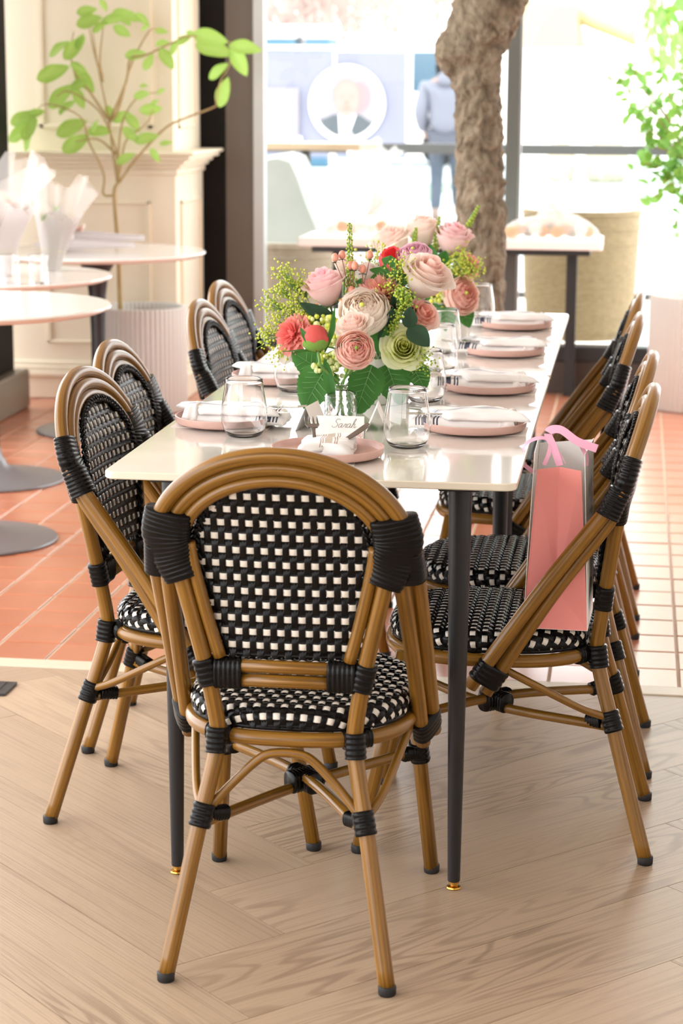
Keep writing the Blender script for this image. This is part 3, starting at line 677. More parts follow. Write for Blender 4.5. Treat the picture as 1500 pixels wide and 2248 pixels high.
for key, x, y in (('R1', -.289, 3.898), ('R2', -.297, 4.428), ('R3', -.305, 5.054), ('R4', -.310, 5.626)): setting(x, y, 90, key, 1)
for key, x, y in (('L1', -.765, 3.885), ('L2', -.77, 4.485)): setting(x, y, -90, key, 1)
# loose white paper ribbon curls by the left setting
# ------------------------------------------------------------------ glasses
gm = MB(); P_out = [(.0005, .0), (.022, .0), (.029, .0015), (.0355, .008), (.0415, .022), (.0432, .038), (.0418, .058), (.0375, .085), (.0345, .108)]
P_in = [(.0334, .1085), (.0364, .085), (.0407, .058), (.0421, .038), (.0404, .0228), (.0345, .0095), (.022, .0046), (.0005, .0040)]
P_out = [(p.x, p.y) for p in catmull([V((a, b, 0)) for a, b in P_out], 3)]; P_in = [(p.x, p.y) for p in catmull([V((a, b, 0)) for a, b in P_in], 3)]
lathe(gm, P_out+[(.034, .1090)]+P_in, 48); gme = gm.mesh('wine_tumbler', 'glass')
for x, y, lab in ((-.707, 3.757, 'stemless glass left of the name card, by the nearest plate of the pot-plant side'), (-.395, 3.69, 'stemless glass right of the name card, nearest of all on the table'),
                  (-.418, 4.25, 'stemless glass just behind the nearest one, below the lime-green rose'), (-.709, 4.345, 'stemless glass beside the second plate of the pot-plant side, under the coral blooms'),
                  (-.453, 5.05, 'stemless glass in front of the far arrangement, beside its peach rose'), (-.417, 5.72, 'farthest stemless glass, close to the tree trunk'), (-.433, 4.72, 'stemless glass half hidden by the lime-green rose, at the table seam')):
    o = link('wine_tumbler', gme, None, (x, y, TZ+.0003)); tag(o, lab, 'glass', 'stemless wine glasses')
# ------------------------------------------------------------------ name cards
def stroke(mb, pts, r=.00035, mi=1, X=None):
    n = len(mb.v); tube(mb, catmull([V((a, b, 0)) for a, b in pts], 5), r, 5, mi=mi, ref=(0, 0, 1))
    if X is not None: mb.v[n:] = [tuple(X @ V(p)) for p in mb.v[n:]]
def name_card(x, y, rz, label, text=False):
    t = thing('name_card', label, 'card', (x, y, TZ), rad(rz), 'folded name cards')
    w, h, d = .044, .047, .020; a = math.atan2(d, h); X1 = Matrix.Translation((0, -d, 0)) @ Matrix.Rotation(PI/2-a, 4, 'X')
    L = math.hypot(h, d)
    mb = MB(); prism(mb, [(-w, 0), (w, 0), (w, L), (-w, L)], -.0004, 0, 0, 0, X1); mb2 = MB()
    if text:
        def S(pts): stroke(mb2, pts, .032, 0, X1 @ Matrix.Translation((.002, .029, .0002)) @ Matrix.Scale(.0150, 4))
        sl = lambda P, dx=0: [(px+dx+py*.35, py) for px, py in P]
        S(sl([(.55, .95), (.35, 1.08), (.1, 1.0), (.05, .78), (.25, .6), (.42, .4), (.35, .12), (.1, 0), (-.12, .1), (-.2, .25)], -1.0))
        aa = [(.42, .45), (.25, .52), (.06, .4), (.02, .16), (.12, .02), (.28, .08), (.42, .42), (.38, .12), (.48, .02), (.62, .12)]
        S(sl(aa, -.42)); S(sl([(0, .1), (.12, .42), (.1, .5), (.22, .42), (.34, .46), (.26, .2), (.3, .03), (.46, .1)], .2)); S(sl(aa, .62))
        S(sl([(0, .1), (.16, .6), (.26, 1.02), (.2, 1.12), (.1, .9), (.06, 0)], 1.2)); S(sl([(.06, .25), (.22, .48), (.36, .42), (.32, .12), (.4, .0), (.6, .16)], 1.2))
        m3 = MB()
        for cx, cy in ((.036, .012), (.039, .016), (.035, .018)):
            stroke(m3, [(cx+.0035*math.cos(q), cy+.004*math.sin(q)) for q in [PI*k/4 for k in range(9)]], .00035, 0, X1 @ Matrix.Translation((0, 0, .0002)))
    f = part('front_leaf', mb, 'paper_white', t, False)
    if text: part('lettering', mb2, 'ink', f); part('floral_mark', m3, 'pinkink', f)
    X2 = Matrix.Translation((0, d, 0)) @ Matrix.Rotation(PI/2+a, 4, 'X')
    mb = MB(); prism(mb, [(-w, 0), (w, 0), (w, L), (-w, L)], 0, .0004, 0, 0, X2); part('back_leaf', mb, 'paper_white', t, False)
name_card(-.523, 3.735, 2, 'white folded name card lettered Sarah, behind the table-head plate', True)
name_card(-.598, 3.875, -97, 'white tent card seen edge-on left of the glass bud vase')
name_card(-.474, 3.895, 95, 'white tent card seen edge-on right of the glass bud vase')
# ------------------------------------------------------------------ flowers
def petal(mb, c0, theta, width, prof, nt=6, ns=6, tip=.22, layer=.5, ruff=0, mi=0, rs=0, bow=0, X=None):
    """one petal sheet: prof(t) -> (r, z); c0 unused centre; s runs across"""
    vs, ts, fs = [], [], []
    for i in range(nt+1):
        for j in range(ns+1):
            s = 2*j/ns-1; te = (i/nt)*(1-tip*s*s); r, z = prof(te)
            wd = width*(.55+.45*min(1, te*2)) ; a = theta+s*wd
            rf = ruff*te*te*math.sin(7*s+theta*3+rs)+ruff*.6*te*te*math.sin(17*s+rs*2)
            r += rf*.6+bow*s*s*te; z2 = z+rf
            vs.append((r*math.cos(a), r*math.sin(a), z2)); ts.append((layer, te, 0))
    for i in range(nt):
        for j in range(ns): a = i*(ns+1)+j; fs.append((a, a+1, a+ns+2, a+ns+1))
    mb.add(vs, fs, mi, ts, X)
def bloom_rose(R0, seed, openness=.5, layers=6, Hk=1.85):
    rr = random.Random(seed); mb = MB(); Hh = R0*Hk
    for k in range(layers):
        q = k/(layers-1); n = 3 if k < 2 else (4 if k < 4 else 5); rb = R0*(.13+.72*q)
        for i in range(n):
            th = 2*PI*i/n+k*1.1+rr.uniform(-.2, .2); fl = openness*q**1.5*R0*.42+rr.uniform(0, .05)*R0; hz = Hh*(1-.20*q**2)+rr.uniform(-.04, .04)*Hh
            def prof(t, rb=rb, fl=fl, hz=hz, q=q):
                bulge = math.sin(min(1, t*1.25)*PI/2)**.8
                r = R0*.10+(rb-R0*.10)*bulge-.12*rb*max(0, t-.55)*(1-q); r += fl*max(0, (t-.6)/.4)**2
                z = hz*t-(fl*.9)*max(0, (t-.78)/.22)**2
                return r, z
            petal(mb, None, th, 1.15 if k < 3 else .9, prof, 8, 7, .16, q, R0*.03*q, rs=rr.uniform(0, 6))
    return mb
def bloom_ranunculus(R0, seed, layers=11):
    rr = random.Random(seed); mb = MB()
    for k in range(layers):
        q = k/(layers-1); rk = R0*(.16+.84*q); n = 3 if k < 3 else 5; amin = .5+.85*q
        zoff = (1-q)*R0*.38
        for i in range(n):
            th = 2*PI*i/n+k*.83+rr.uniform(-.3, .3); am = amin+rr.uniform(-.15, .15)
            def prof(t, rk=rk, am=am, zoff=zoff):
                a = 2.5+(am-2.5)*t; return rk*math.sin(a), rk*.72*math.cos(a)+zoff+R0*.45
            petal(mb, None, th, 1.0 if k < 3 else .82, prof, 6, 7, .14, q, R0*.035, rs=rr.uniform(0, 6))
    ball(mb, (0, 0, R0*.9), R0*.1, 1, 8, 5)
    return mb
def bloom_carnation(R0, seed, layers=6):
    rr = random.Random(seed); mb = MB()
    for k in range(layers):
        q = k/(layers-1); n = 4+k
        for i in range(n):
            th = 2*PI*i/n+k*.9+rr.uniform(-.25, .25); el = 1.35-1.25*q+rr.uniform(-.12, .12)
            def prof(t, el=el, q=q): return R0*(.12*t+t**1.2*(.42+.5*q)*math.cos(el*.8)), R0*(.25+.75*t*math.sin(el)*.95-.1*q*t*t)
            petal(mb, None, th, .95-.3*q, prof, 8, 14, .12, q, R0*.16, rs=rr.uniform(0, 6))
    return mb
def bloom_bud(R0, seed):
    mb = MB()
    for k in range(3):
        for i in range(4):
            th = 2*PI*i/4+k*.6
            def prof(t, k=k): a = 2.9-(2.75-k*.18)*t; return R0*(.9+.05*k)*math.sin(a), R0*(.95+.03*k)*math.cos(a)+R0
            petal(mb, None, th, 1.0, prof, 8, 6, .15, .2+.35*k, R0*.02)
    return mb
def bloom_cupped(R0, seed):   # tulip-like loose cup
    rr = random.Random(seed); mb = MB()
    for k in range(2):
        for i in range(3):
            th = 2*PI*i/3+k*1.05
            def prof(t, k=k): return R0*(.15+.8*math.sin(t*PI*.62)+.06*k), R0*1.3*t
            petal(mb, None, th, .95, prof, 8, 7, .25, .3+.5*k, R0*.05, rs=rr.uniform(0, 5))
    return mb
def leaf_blade(mb, base, tipv, w, nrm, fold=.15, curl=.15, kind=0, nt=10, ns=6, teeth=0):
    base, tipv = V(base), V(tipv); ax = tipv-base; Ln = ax.length; ax.normalize(); nn = V(nrm); nn = (nn-ax*nn.dot(ax)).normalized(); sd = ax.cross(nn)
    vs, ts, fs = [], [], []
    for i in range(nt+1):
        t = i/nt
        if kind == 0: wd = w*math.sin(PI*t**.8)**.75 if 0 < t < 1 else 0
        elif kind == 1: wd = w*(math.sin(PI*min(1, t**.62))**.6 if 0 < t < 1 else 0)
        else: wd = w*(math.sin(PI*t)**.9*(1+.45*math.sin(5*PI*t)) if 0 < t < 1 else 0)
        if teeth and 0 < i < nt: wd *= 1+teeth*(1 if i % 2 else -1)
        for j in range(ns+1):
            s = 2*j/ns-1
            p = base+ax*(Ln*t)+sd*(wd*s)+nn*(fold*wd*abs(s)-curl*Ln*(t*t)*.5+.02*Ln*math.sin(9*t+3*s)*abs(s))
            vs.append(p); ts.append((.2+.6*abs(s), t, 0))
    for i in range(nt):
        for j in range(ns): a = i*(ns+1)+j; fs.append((a, a+1, a+ns+2, a+ns+1))
    mb.add(vs, fs, 0, ts)
PET = {}
def pm(name, a, b, tl=.3):
    M[name] = petal_mat(name, a, b, tl); return name
pm('p_pink', '#f8bfc8', '#fde6e4', .5); pm('p_blush', '#fbcfc3', '#fef3ea', .5); pm('p_cream', '#fdebd9', '#fff7ee', .5); pm('p_peach', '#fbb5a2', '#fee2d6', .5); pm('p_salmon', '#f6a798', '#fccbc0', .5)
pm('p_coral', '#f2807a', '#fab4aa', .5); pm('p_lime', '#edf0a0', '#f9fad2', .5); pm('p_lilac', '#e8a6c0', '#f6d4df', .4); pm('p_red', '#e23a3a', '#f2666c', .45); pm('p_orange', '#ef7434', '#f7ab6c', .4); pm('p_bud', '#c22f3a', '#da5c56', .12); pm('p_white', '#f8ece6', '#fcf8f5', .4)
def place(mb, pos, d, roll=0):
    X = Matrix.Translation(pos) @ aim(d, roll); mb.v = [tuple(X @ V(p)) for p in mb.v]; return mb
def shift(mb, o):
    mb.v = [(p[0]-o[0], p[1]-o[1], p[2]-o[2]) for p in mb.v]; return mb
def flower(name, label, cat, kind, mats, pos, r, d, mouth, bend=.5, seed=1, roll=0, op=.5, layers=None, group='flowers in the near arrangement', leaves=(), sepals=True, stem='stem', stemr=.0024, foot=None):
    """pos is the middle of the bloom; the stem runs down to `mouth` (rim of its vase) and on to `foot`"""
    pos, d, mouth = V(pos), V(d).normalized(), V(mouth); foot = V(foot) if foot else V((mouth.x, mouth.y, TZ+.03))
    t = thing(name, label, cat, foot, 0, group)
    hk = {'rose': .92, 'ran': .45, 'carn': .45, 'bud': 1, 'cup': .65}[kind]
    b0 = pos-d*(r*hk)
    B = {'rose': lambda: bloom_rose(r, seed, op, layers or 6), 'ran': lambda: bloom_ranunculus(r, seed, layers or 11), 'carn': lambda: bloom_carnation(r, seed), 'bud': lambda: bloom_bud(r, seed), 'cup': lambda: bloom_cupped(r, seed)}[kind]()
    part('bloom', shift(place(B, b0, d, roll), foot), mats, t)
    m1 = b0-d*min(.05, (b0-mouth).length*.35); mid = (m1+mouth)/2; 
    mb = MB(); tube(mb, catmull([b0+d*(r*.1), b0-d*.012, m1, mid, mouth, (mouth+foot)/2, foot], 5), stemr, 8); s = part('stem', shift(mb, foot), stem, t)
    if sepals:
        mb = MB(); side = d.orthogonal().normalized()
        for k in range(5):
            sv = Matrix.Rotation(2*PI*k/5, 3, d) @ side
            if kind == 'bud':
                if k < 4:
                    def prf_(q_): a_ = 3.0-(1.25-.25*(k % 2))*q_; return r*1.03*math.sin(a_), r*1.03*math.cos(a_)+r
                    pm_ = MB(); petal(pm_, None, k*PI/2, .95, prf_, 7, 6, .35, .5); place(pm_, b0, d, roll); mb.add(pm_.v, pm_.f, 0, pm_.t)
            else: leaf_blade(mb, b0, b0+sv*r*.75+d*r*.25, r*.16, d, .1, .25, nt=6, ns=2)
        part('sepals', shift(mb, foot), 'leaf' if kind != 'bud' else 'leaf_light', t)
    for lf in leaves:
        mb = MB(); leaf_blade(mb, *lf[:4], **(lf[4] if len(lf) > 4 else {})); part('leaf', shift(mb, foot), lf[5] if len(lf) > 5 else 'leaf', t)
    return t
NV = V((-.503, 4.235, .845))     # mouth of the white vase
BV = V((-.555, 3.965, .822))     # mouth of the bud vase
FV = V((-.47, 5.33, .845))
def mth(p, k=.03, c=NV): 
    q = V(p)-c; q.z = 0; q = q.normalized()*min(k, q.length) if q.length > 1e-6 else q
    return c+q
# vases
mb = MB(); lathe(mb, [(.0005, 0), (.05, 0), (.053, .003), (.055, .02), (.056, .094), (.0545, .096), (.053, .094), (.052, .02), (.048, .008), (.0005, .006)], 48); vm = mb.mesh('vase', 'ceramic')
o = link('vase', vm, None, (NV.x, NV.y, TZ)); tag(o, 'white ceramic cylinder vase holding the near flower arrangement', 'vase', 'white vases')
o = link('vase', vm, None, (FV.x, FV.y, TZ)); tag(o, 'white ceramic cylinder vase holding the far flower arrangement', 'vase', 'white vases')
t = thing('bud_vase', 'small cut-glass bud vase in front of the white vase', 'vase', (BV.x, BV.y, TZ))
mb = MB()
body = [(.028, .004), (.0295, .006), (.0295, .052), (.027, .057), (.0135, .062), (.0125, .070), (.0155, .0735)]
def sqring(r, z, n=48, e=5): 
    o = []
    for k in range(n):
        a = 2*PI*k/n; c, s = math.cos(a), math.sin(a); ee = e if r > .02 else 2
        q = (abs(c)**ee+abs(s)**ee)**(-1/ee); cut = .0009*math.sin(12*a)*math.sin(z*420) if .006 < z < .053 else 0
        o.append(((r*q+cut)*c, (r*q+cut)*s, z))
    return o
prf = [(.0005, 0), (.026, 0)]+[(.028, .003)]+[(.0295, .006+.046*k/12) for k in range(13)]+[(.027, .057), (.0135, .0615), (.0125, .069), (.0155, .0735), (.0145, .0738), (.0108, .069), (.0115, .0625), (.024, .055), (.0265, .05), (.0265, .009), (.02, .006), (.0005, .006)]
rings = [sqring(*p) for p in prf]; vs = [q for r_ in rings for q in r_]; fs = []
for i in range(len(rings)-1):
    for k in range(48): fs.append((i*48+k, i*48+(k+1) % 48, (i+1)*48+(k+1) % 48, (i+1)*48+k))
mb.add(vs, fs); part('glass_body', mb, 'glass', t, auto=50)
CAM = V((0, 0, 1.39))
def tc(p): return (CAM-V(p)).normalized()
G1 = 'flowers in the glass bud vase'
p = V((-.604, 3.955, .912)); flower('peony_bud', 'closed red peony bud leaning out of the glass bud vase', 'flower', 'bud', 'p_bud', p, .0270, (-.25, .35, .9), BV+V((-.004, 0, 0)), seed=3, group=G1, foot=(BV.x+.006, BV.y, TZ+.012), stemr=.003,
    leaves=[((-.592, 3.955, .885), (-.662, 3.93, .893), .009, (0, 0, 1), dict(curl=.1)), ((-.585, 3.955, .885), (-.558, 3.95, .972), .0085, (.8, -.6, 0), dict(curl=.2)), ((-.58, 3.955, .883), (-.52, 3.95, .923), .006, (0, 0, 1), dict(curl=.25)), ((-.585, 3.95, .873), (-.563, 3.94, .775), .0105, (0, -1, .2), dict(curl=.05)), ((-.608, 3.93, .9), (-.632, 3.94, .935), .006, (0, -1, .2))])
p = V((-.527, 3.96, .891)); flower('ranunculus', 'pink rose-like ranunculus facing the camera from the glass bud vase', 'flower', 'ran', ['p_peach', 'seed_green'], p, .040, tc(p)+V((.15, 0, .25)), BV+V((.004, 0, 0)), seed=11, group=G1, foot=(BV.x-.006, BV.y, TZ+.012), layers=12)
p = V((-.537, 4.02, .925)); flower('garden_rose', 'pale blush rose above the pink ranunculus of the bud vase', 'flower', 'rose', 'p_blush', p, .036, (-.2, -.5, .9), BV+V((0, .006, 0)), seed=12, group=G1, foot=(BV.x+.002, BV.y+.006, TZ+.012), op=.7)
def fl(*a, **k): 
    pos = a[5]; return flower(*a[:7], a[7], k.pop('mouth', None) or mth(pos), **k)
fl('garden_rose', 'pale pink rose standing tallest over the peony bud', 'flower', 'rose', 'p_pink', (-.618, 4.18, .988), .044, (-.25, -.25, 1), seed=21, op=.55, layers=6)
fl('ranunculus', 'large cream ranunculus in the middle of the near arrangement', 'flower', 'ran', ['p_cream', 'lime'], (-.531, 4.12, .948), .054, (-.05, -.75, .62), seed=22, layers=14)
fl('carnation', 'frilled salmon carnation behind the large cream ranunculus', 'flower', 'carn', 'p_salmon', (-.500, 4.17, .978), .052, (.25, -.5, .8), seed=23)
fl('carnation', 'frilled coral carnation at the left of the peony bud', 'flower', 'carn', 'p_coral', (-.680, 4.14, .897), .042, (-.6, -.7, .35), seed=24)
fl('garden_rose', 'lime-green rose facing the camera over the glasses', 'flower', 'rose', 'p_lime', (-.450, 4.125, .876), .042, (.12, -.9, .3), seed=25, layers=7, op=.9)
fl('garden_rose', 'large blush rose with cream outer petals, high right in the near arrangement', 'flower', 'rose', 'p_blush', (-.413, 4.18, 1.012), .052, (.45, -.35, .85), seed=26, op=.75, layers=7)
fl('ranunculus', 'lilac-pink ranunculus at the top of the near arrangement', 'flower', 'ran', ['p_lilac', 'lime'], (-.444, 4.24, 1.052), .038, (-.1, -.45, .8), seed=27, layers=8)
fl('tulip', 'bright red open flower behind the jagged green leaf', 'flower', 'cup', 'p_red', (-.478, 4.23, 1.026), .042, (.3, -.4, .8), seed=28)
fl('carnation', 'orange bloom tucked below the tall pale pink rose', 'flower', 'carn', 'p_orange', (-.648, 4.21, .930), .026, (-.3, -.7, .5), seed=29)
fl('garden_rose', 'blush rose half hidden behind two dark leaves', 'flower', 'rose', 'p_peach', (-.424, 4.17, .934), .038, (.5, -.5, .5), seed=30, op=.6)
fl('lisianthus', 'small white bloom at the low left edge of the near arrangement', 'flower', 'cup', 'p_white', (-.692, 4.17, .853), .022, (-.6, -.5, .1), seed=31)
fl('tulip', 'small salmon bud behind the stem of the tall pale pink rose', 'flower', 'cup', 'p_orange', (-.575, 4.24, .948), .022, (-.1, -.2, .9), seed=32)
fl('garden_rose', 'small pale rose just behind the tall pale pink rose', 'flower', 'rose', 'p_blush', (-.592, 4.27, 1.028), .024, (0, -.2, 1), seed=33)
fl('lisianthus', 'pale pink bloom between the berries and the cream ranunculus', 'flower', 'rose', 'p_white', (-.545, 4.27, 1.01), .028, (0, -.3, 1), seed=34)
# leaves of the near arrangement: foliage sprigs
def sprig(label, leaves, stem_top, mouth, group='foliage in the near arrangement', mats='leaf', foot=None):
    foot = V(foot) if foot else V((mouth[0], mouth[1], TZ+.03))
    t = thing('leaf_sprig', label, 'foliage', foot, 0, group)
    mb = MB(); tube(mb, catmull([stem_top, (V(stem_top)+V(mouth))/2, mouth, foot], 5), .0018, 6); part('stem', shift(mb, foot), 'stem', t)
    for i, lf in enumerate(leaves):
        mb = MB(); leaf_blade(mb, *lf[:4], **(lf[4] if len(lf) > 4 else {})); lo = part('leaf', shift(mb, foot), lf[5] if len(lf) > 5 else mats, t)
        if lf[2] > .028:
            b0, t0, nn = V(lf[0]), V(lf[1]), V(lf[3]); ax = (t0-b0); Ln = ax.length; ax.normalize(); n2 = (nn-ax*nn.dot(ax)).normalized(); sd = ax.cross(n2); mv = MB()
            cu = (lf[4] if len(lf) > 4 else {}).get('curl', .15); fo = (lf[4] if len(lf) > 4 else {}).get('fold', .15)
            def pt(tt, s): return b0+ax*(Ln*tt)+sd*s+n2*(-cu*Ln*tt*tt*.5+fo*abs(s)+.0007)
            tube(mv, [pt(k/8, 0) for k in range(8)], [.0009*(1-k/9) for k in range(8)], 5)
            for k in range(1, 6):
                for sg in (-1, 1): tube(mv, [pt(k/8, 0), pt(k/8+.09, sg*lf[2]*.4), pt(k/8+.14, sg*lf[2]*.68)], [.0006, .0005, .0003], 4)
            part('vein', shift(mv, foot), 'vein', lo)
BIG = dict(kind=1, fold=.05, curl=.25, nt=22, ns=8, teeth=.035)
def bg_(**k): d = dict(BIG); d.update(k); return d
sprig('broad serrated leaf hanging low left of the bud vase', [((-.598, 4.06, .842), (-.636, 4.01, .770), .042, (-.15, -1, .35), bg_())], (-.585, 4.1, .85), mth((-.6, 4.2, 0)))
sprig('broad serrated leaf rising left under the coral carnation', [((-.60, 4.12, .815), (-.668, 4.1, .868), .034, (-.3, -.8, .6), bg_(curl=.5))], (-.59, 4.14, .83), mth((-.62, 4.2, 0)))
sprig('broad dark leaf in front of the white vase', [((-.512, 4.11, .842), (-.538, 4.05, .752), .037, (.1, -1, .25), bg_())], (-.51, 4.15, .85), mth((-.52, 4.1, 0)), mats='leaf')
sprig('broad leaf right of the white vase below the lime-green rose', [((-.485, 4.13, .842), (-.452, 4.1, .770), .038, (.25, -1, .3), bg_(curl=.4))], (-.485, 4.16, .85), mth((-.45, 4.1, 0)))
sprig('broad leaf between the pink ranunculus and the lime-green rose', [((-.505, 4.13, .865), (-.488, 4.10, .915), .024, (.1, -1, .3), bg_(curl=.4)), ((-.44, 4.16, .84), (-.405, 4.12, .80), .03, (.5, -.8, .3), bg_())], (-.49, 4.16, .85), mth((-.48, 4.1, 0)))
sprig('pair of dark glossy leaves right of the lime-green rose', [((-.440, 4.11, .921), (-.395, 4.09, .886), .022, (.3, -.9, .4), dict(curl=.1)), ((-.438, 4.11, .917), (-.436, 4.1, .962), .016, (.2, -1, 0), dict(curl=.1))], (-.445, 4.14, .905), mth((-.45, 4.2, 0)), mats='leaf_dark')
sprig('dark leaf beneath the tall pale pink rose', [((-.585, 4.17, .905), (-.655, 4.13, .966), .019, (.4, -.8, .4), dict(curl=.35)), ((-.58, 4.18, .90), (-.575, 4.15, .968), .011, (.9, -.4, .1))], (-.575, 4.2, .88), mth((-.58, 4.2, 0)), mats='leaf_dark')
sprig('jagged bright green leaf in front of the red flower', [((-.49, 4.2, .985), (-.488, 4.17, 1.052), .030, (-.2, -1, .4), dict(kind=2, fold=0, curl=.3, nt=24)), ((-.488, 4.2, .985), (-.555, 4.18, 1.004), .018, (0, -.8, .6), dict(kind=2, nt=20)), ((-.488, 4.2, .985), (-.44, 4.18, 1.012), .016, (0, -.8, .6), dict(kind=2, nt=20))], (-.49, 4.22, .96), mth((-.49, 4.25, 0)))
sprig('grey-green leaf beside the large cream ranunculus', [((-.495, 4.13, .88), (-.466, 4.1, .955), .020, (.6, -.8, .2), dict(curl=.2)), ((-.475, 4.16, .93), (-.47, 4.13, .985), .013, (.5, -.8, .2)), ((-.46, 4.18, .93), (-.43, 4.15, .95), .016, (.3, -.8, .5))], (-.49, 4.17, .87), mth((-.48, 4.2, 0)), mats='leaf_dark')
# airy sprays
def spray(name, label, tips, root, mouth, fm, seed, n=26, r=.0042, spread=.02, group='filler sprays in the near arrangement', foot=None, cat='flower', stem='stem'):
    rr = random.Random(seed); foot = V(foot) if foot else V((mouth[0], mouth[1], TZ+.03)); t = thing(name, label, cat, foot, 0, group)
    ms, mf = MB(), MB(); root = V(root); tube(ms, catmull([root, (root+V(mouth))/2, mouth, foot], 4), .0016, 6)
    for tp in tips:
        tp = V(tp); tube(ms, catmull([root, root.lerp(tp, .5)+V((0, 0, .008)), tp], 4), .0008, 5)
        for k in range(n):
            c = tp+V((rr.gauss(0, 1), rr.gauss(0, 1), rr.gauss(0, 1)))*spread*.5; ball(mf, c, r*rr.uniform(.6, 1.2), rr.randrange(2), 6, 4)
            if k % 3 == 0: tube(ms, [root.lerp(tp, .7), c], .0004, 4, caps=False)
    part('stem', shift(ms, foot), stem, t); part('florets', shift(mf, foot), fm, t, kind='stuff')
spray('lady_mantle', 'airy yellow-green spray spreading left of the tall pale pink rose', [(-.735, 4.2, .955), (-.71, 4.19, .985), (-.70, 4.2, .94), (-.685, 4.2, 1.0), (-.68, 4.18, .965), (-.67, 4.2, .99), (-.665, 4.17, .94), (-.72, 4.18, .915), (-.742, 4.17, .888), (-.70, 4.17, 1.018), (-.65, 4.16, .925), (-.705, 4.15, .86)], (-.64, 4.22, .90), mth((-.64, 4.2, 0)), ['lime', 'lime2'], 41, 80, .0023, .024)
spray('hydrangea', 'pale lime cluster between peony bud and cream ranunculus', [(-.605, 4.15, .915), (-.59, 4.14, .905), (-.62, 4.15, .92), (-.575, 4.15, .92), (-.598, 4.13, .892)], (-.585, 4.2, .87), mth((-.59, 4.2, 0)), ['cream_green', 'lime'], 42, 30, .0062, .018)
spray('hydrangea', 'lime florets hanging among the stems above the bud vase', [(-.6, 4.05, .865), (-.585, 4.05, .845), (-.575, 4.05, .87), (-.59, 4.06, .825), (-.56, 4.06, .85), (-.61, 4.06, .84)], (-.56, 4.16, .86), mth((-.55, 4.15, 0)), ['cream_green', 'lime2'], 43, 24, .0058, .016)
spray('seed_spray', 'dense green seed head right of the cream ranunculus', [(-.45, 4.12, .965), (-.455, 4.12, .985), (-.462, 4.12, .945), (-.47, 4.12, .928), (-.443, 4.12, .978), (-.478, 4.12, .915)], (-.475, 4.17, .88), mth((-.47, 4.2, 0)), ['seed_green', 'lime2'], 44, 60, .0028, .013)
spray('lady_mantle', 'yellow sprig in front of the red flower', [(-.47, 4.16, 1.03), (-.455, 4.16, 1.045), (-.445, 4.16, 1.02), (-.48, 4.16, 1.0), (-.46, 4.15, .99), (-.495, 4.16, .99)], (-.49, 4.2, .95), mth((-.48, 4.25, 0)), ['lime', 'lime2'], 45, 40, .0021, .02)
spray('lady_mantle', 'thin green sprig hanging right of the lime-green rose', [(-.41, 4.1, .872), (-.398, 4.1, .86), (-.42, 4.1, .855), (-.405, 4.1, .842)], (-.44, 4.15, .87), mth((-.44, 4.2, 0)), ['seed_green', 'lime2'], 46, 22, .002, .02)
spray('lady_mantle', 'yellow-green florets behind the berries', [(-.56, 4.3, 1.02), (-.535, 4.3, 1.03), (-.515, 4.3, 1.05), (-.58, 4.3, 1.0)], (-.53, 4.28, .93), mth((-.53, 4.3, 0)), ['lime', 'cream_green'], 47, 40, .0028, .03)
def spike(label, base, top, mouth, rmax, seed, group='green spikes in the arrangements', foot=None, n=110):
    rr = random.Random(seed); foot = V(foot) if foot else V((mouth[0], mouth[1], TZ+.03)); t = thing('green_spike', label, 'flower', foot, 0, group)
    base, top = V(base), V(top); ms, mf = MB(), MB(); tube(ms, catmull([top, base, mouth, foot], 6), .0013, 6)
    for k in range(n):
        q = k/n; c = base.lerp(top, q); a = k*2.4; rad_ = rmax*(1-.55*q)*(.8+.2*math.sin(k*.9)); ball(mf, c+V((math.cos(a), math.sin(a), 0))*rad_, .0034*(1-.45*q), k % 2, 6, 4)
    part('stem', shift(ms, foot), 'stem', t); part('seed_head', shift(mf, foot), ['seed_green', 'lime2'], t, kind='stuff')
spike('upright green spike rising behind the berries, tallest of the near arrangement', (-.572, 4.22, .965), (-.574, 4.22, 1.118), mth((-.57, 4.22, 0)), .010, 51)
# hypericum berries
t = thing('berry_sprig', 'sprig of salmon berries on red stems above the pink roses', 'berries', (NV.x-.02, NV.y, TZ+.03), 0); foot = V(t.location)
root = V((-.552, 4.17, .955)); ms = MB(); tube(ms, catmull([root, (-.53, 4.2, .89), (-.523, 4.235, .845), foot], 5), .0013, 6)
for k, (x, z) in enumerate(((-.596, 1.051), (-.583, 1.056), (-.567, 1.034), (-.555, 1.035), (-.541, 1.028), (-.528, 1.056), (-.562, .985))):
    p = V((x, 4.165+.01*(k % 3), z)); tube(ms, catmull([root, root.lerp(p, .5)+V((.004 if x > -.55 else -.006, 0, .004)), p-V((0, 0, .008))], 4), .0009, 6)
    mb = MB(); ball(mb, tuple(p-foot), .0075, 0, 12, 8, 1.25); b = part('berry', mb, 'berry', t)
    mc = MB()
    for q in range(4):
        a = 2*PI*q/4+k; d = V((math.cos(a), math.sin(a), 0)); leaf_blade(mc, p-V((0, 0, .009))-foot, p-V((0, 0, .009))+d*.011-foot, .0042, (0, 0, 1), 0, .3, nt=5, ns=2)
    part('calyx', mc, 'leaf_dark', b)
part('stem', shift(ms, foot), 'stem_red', t)
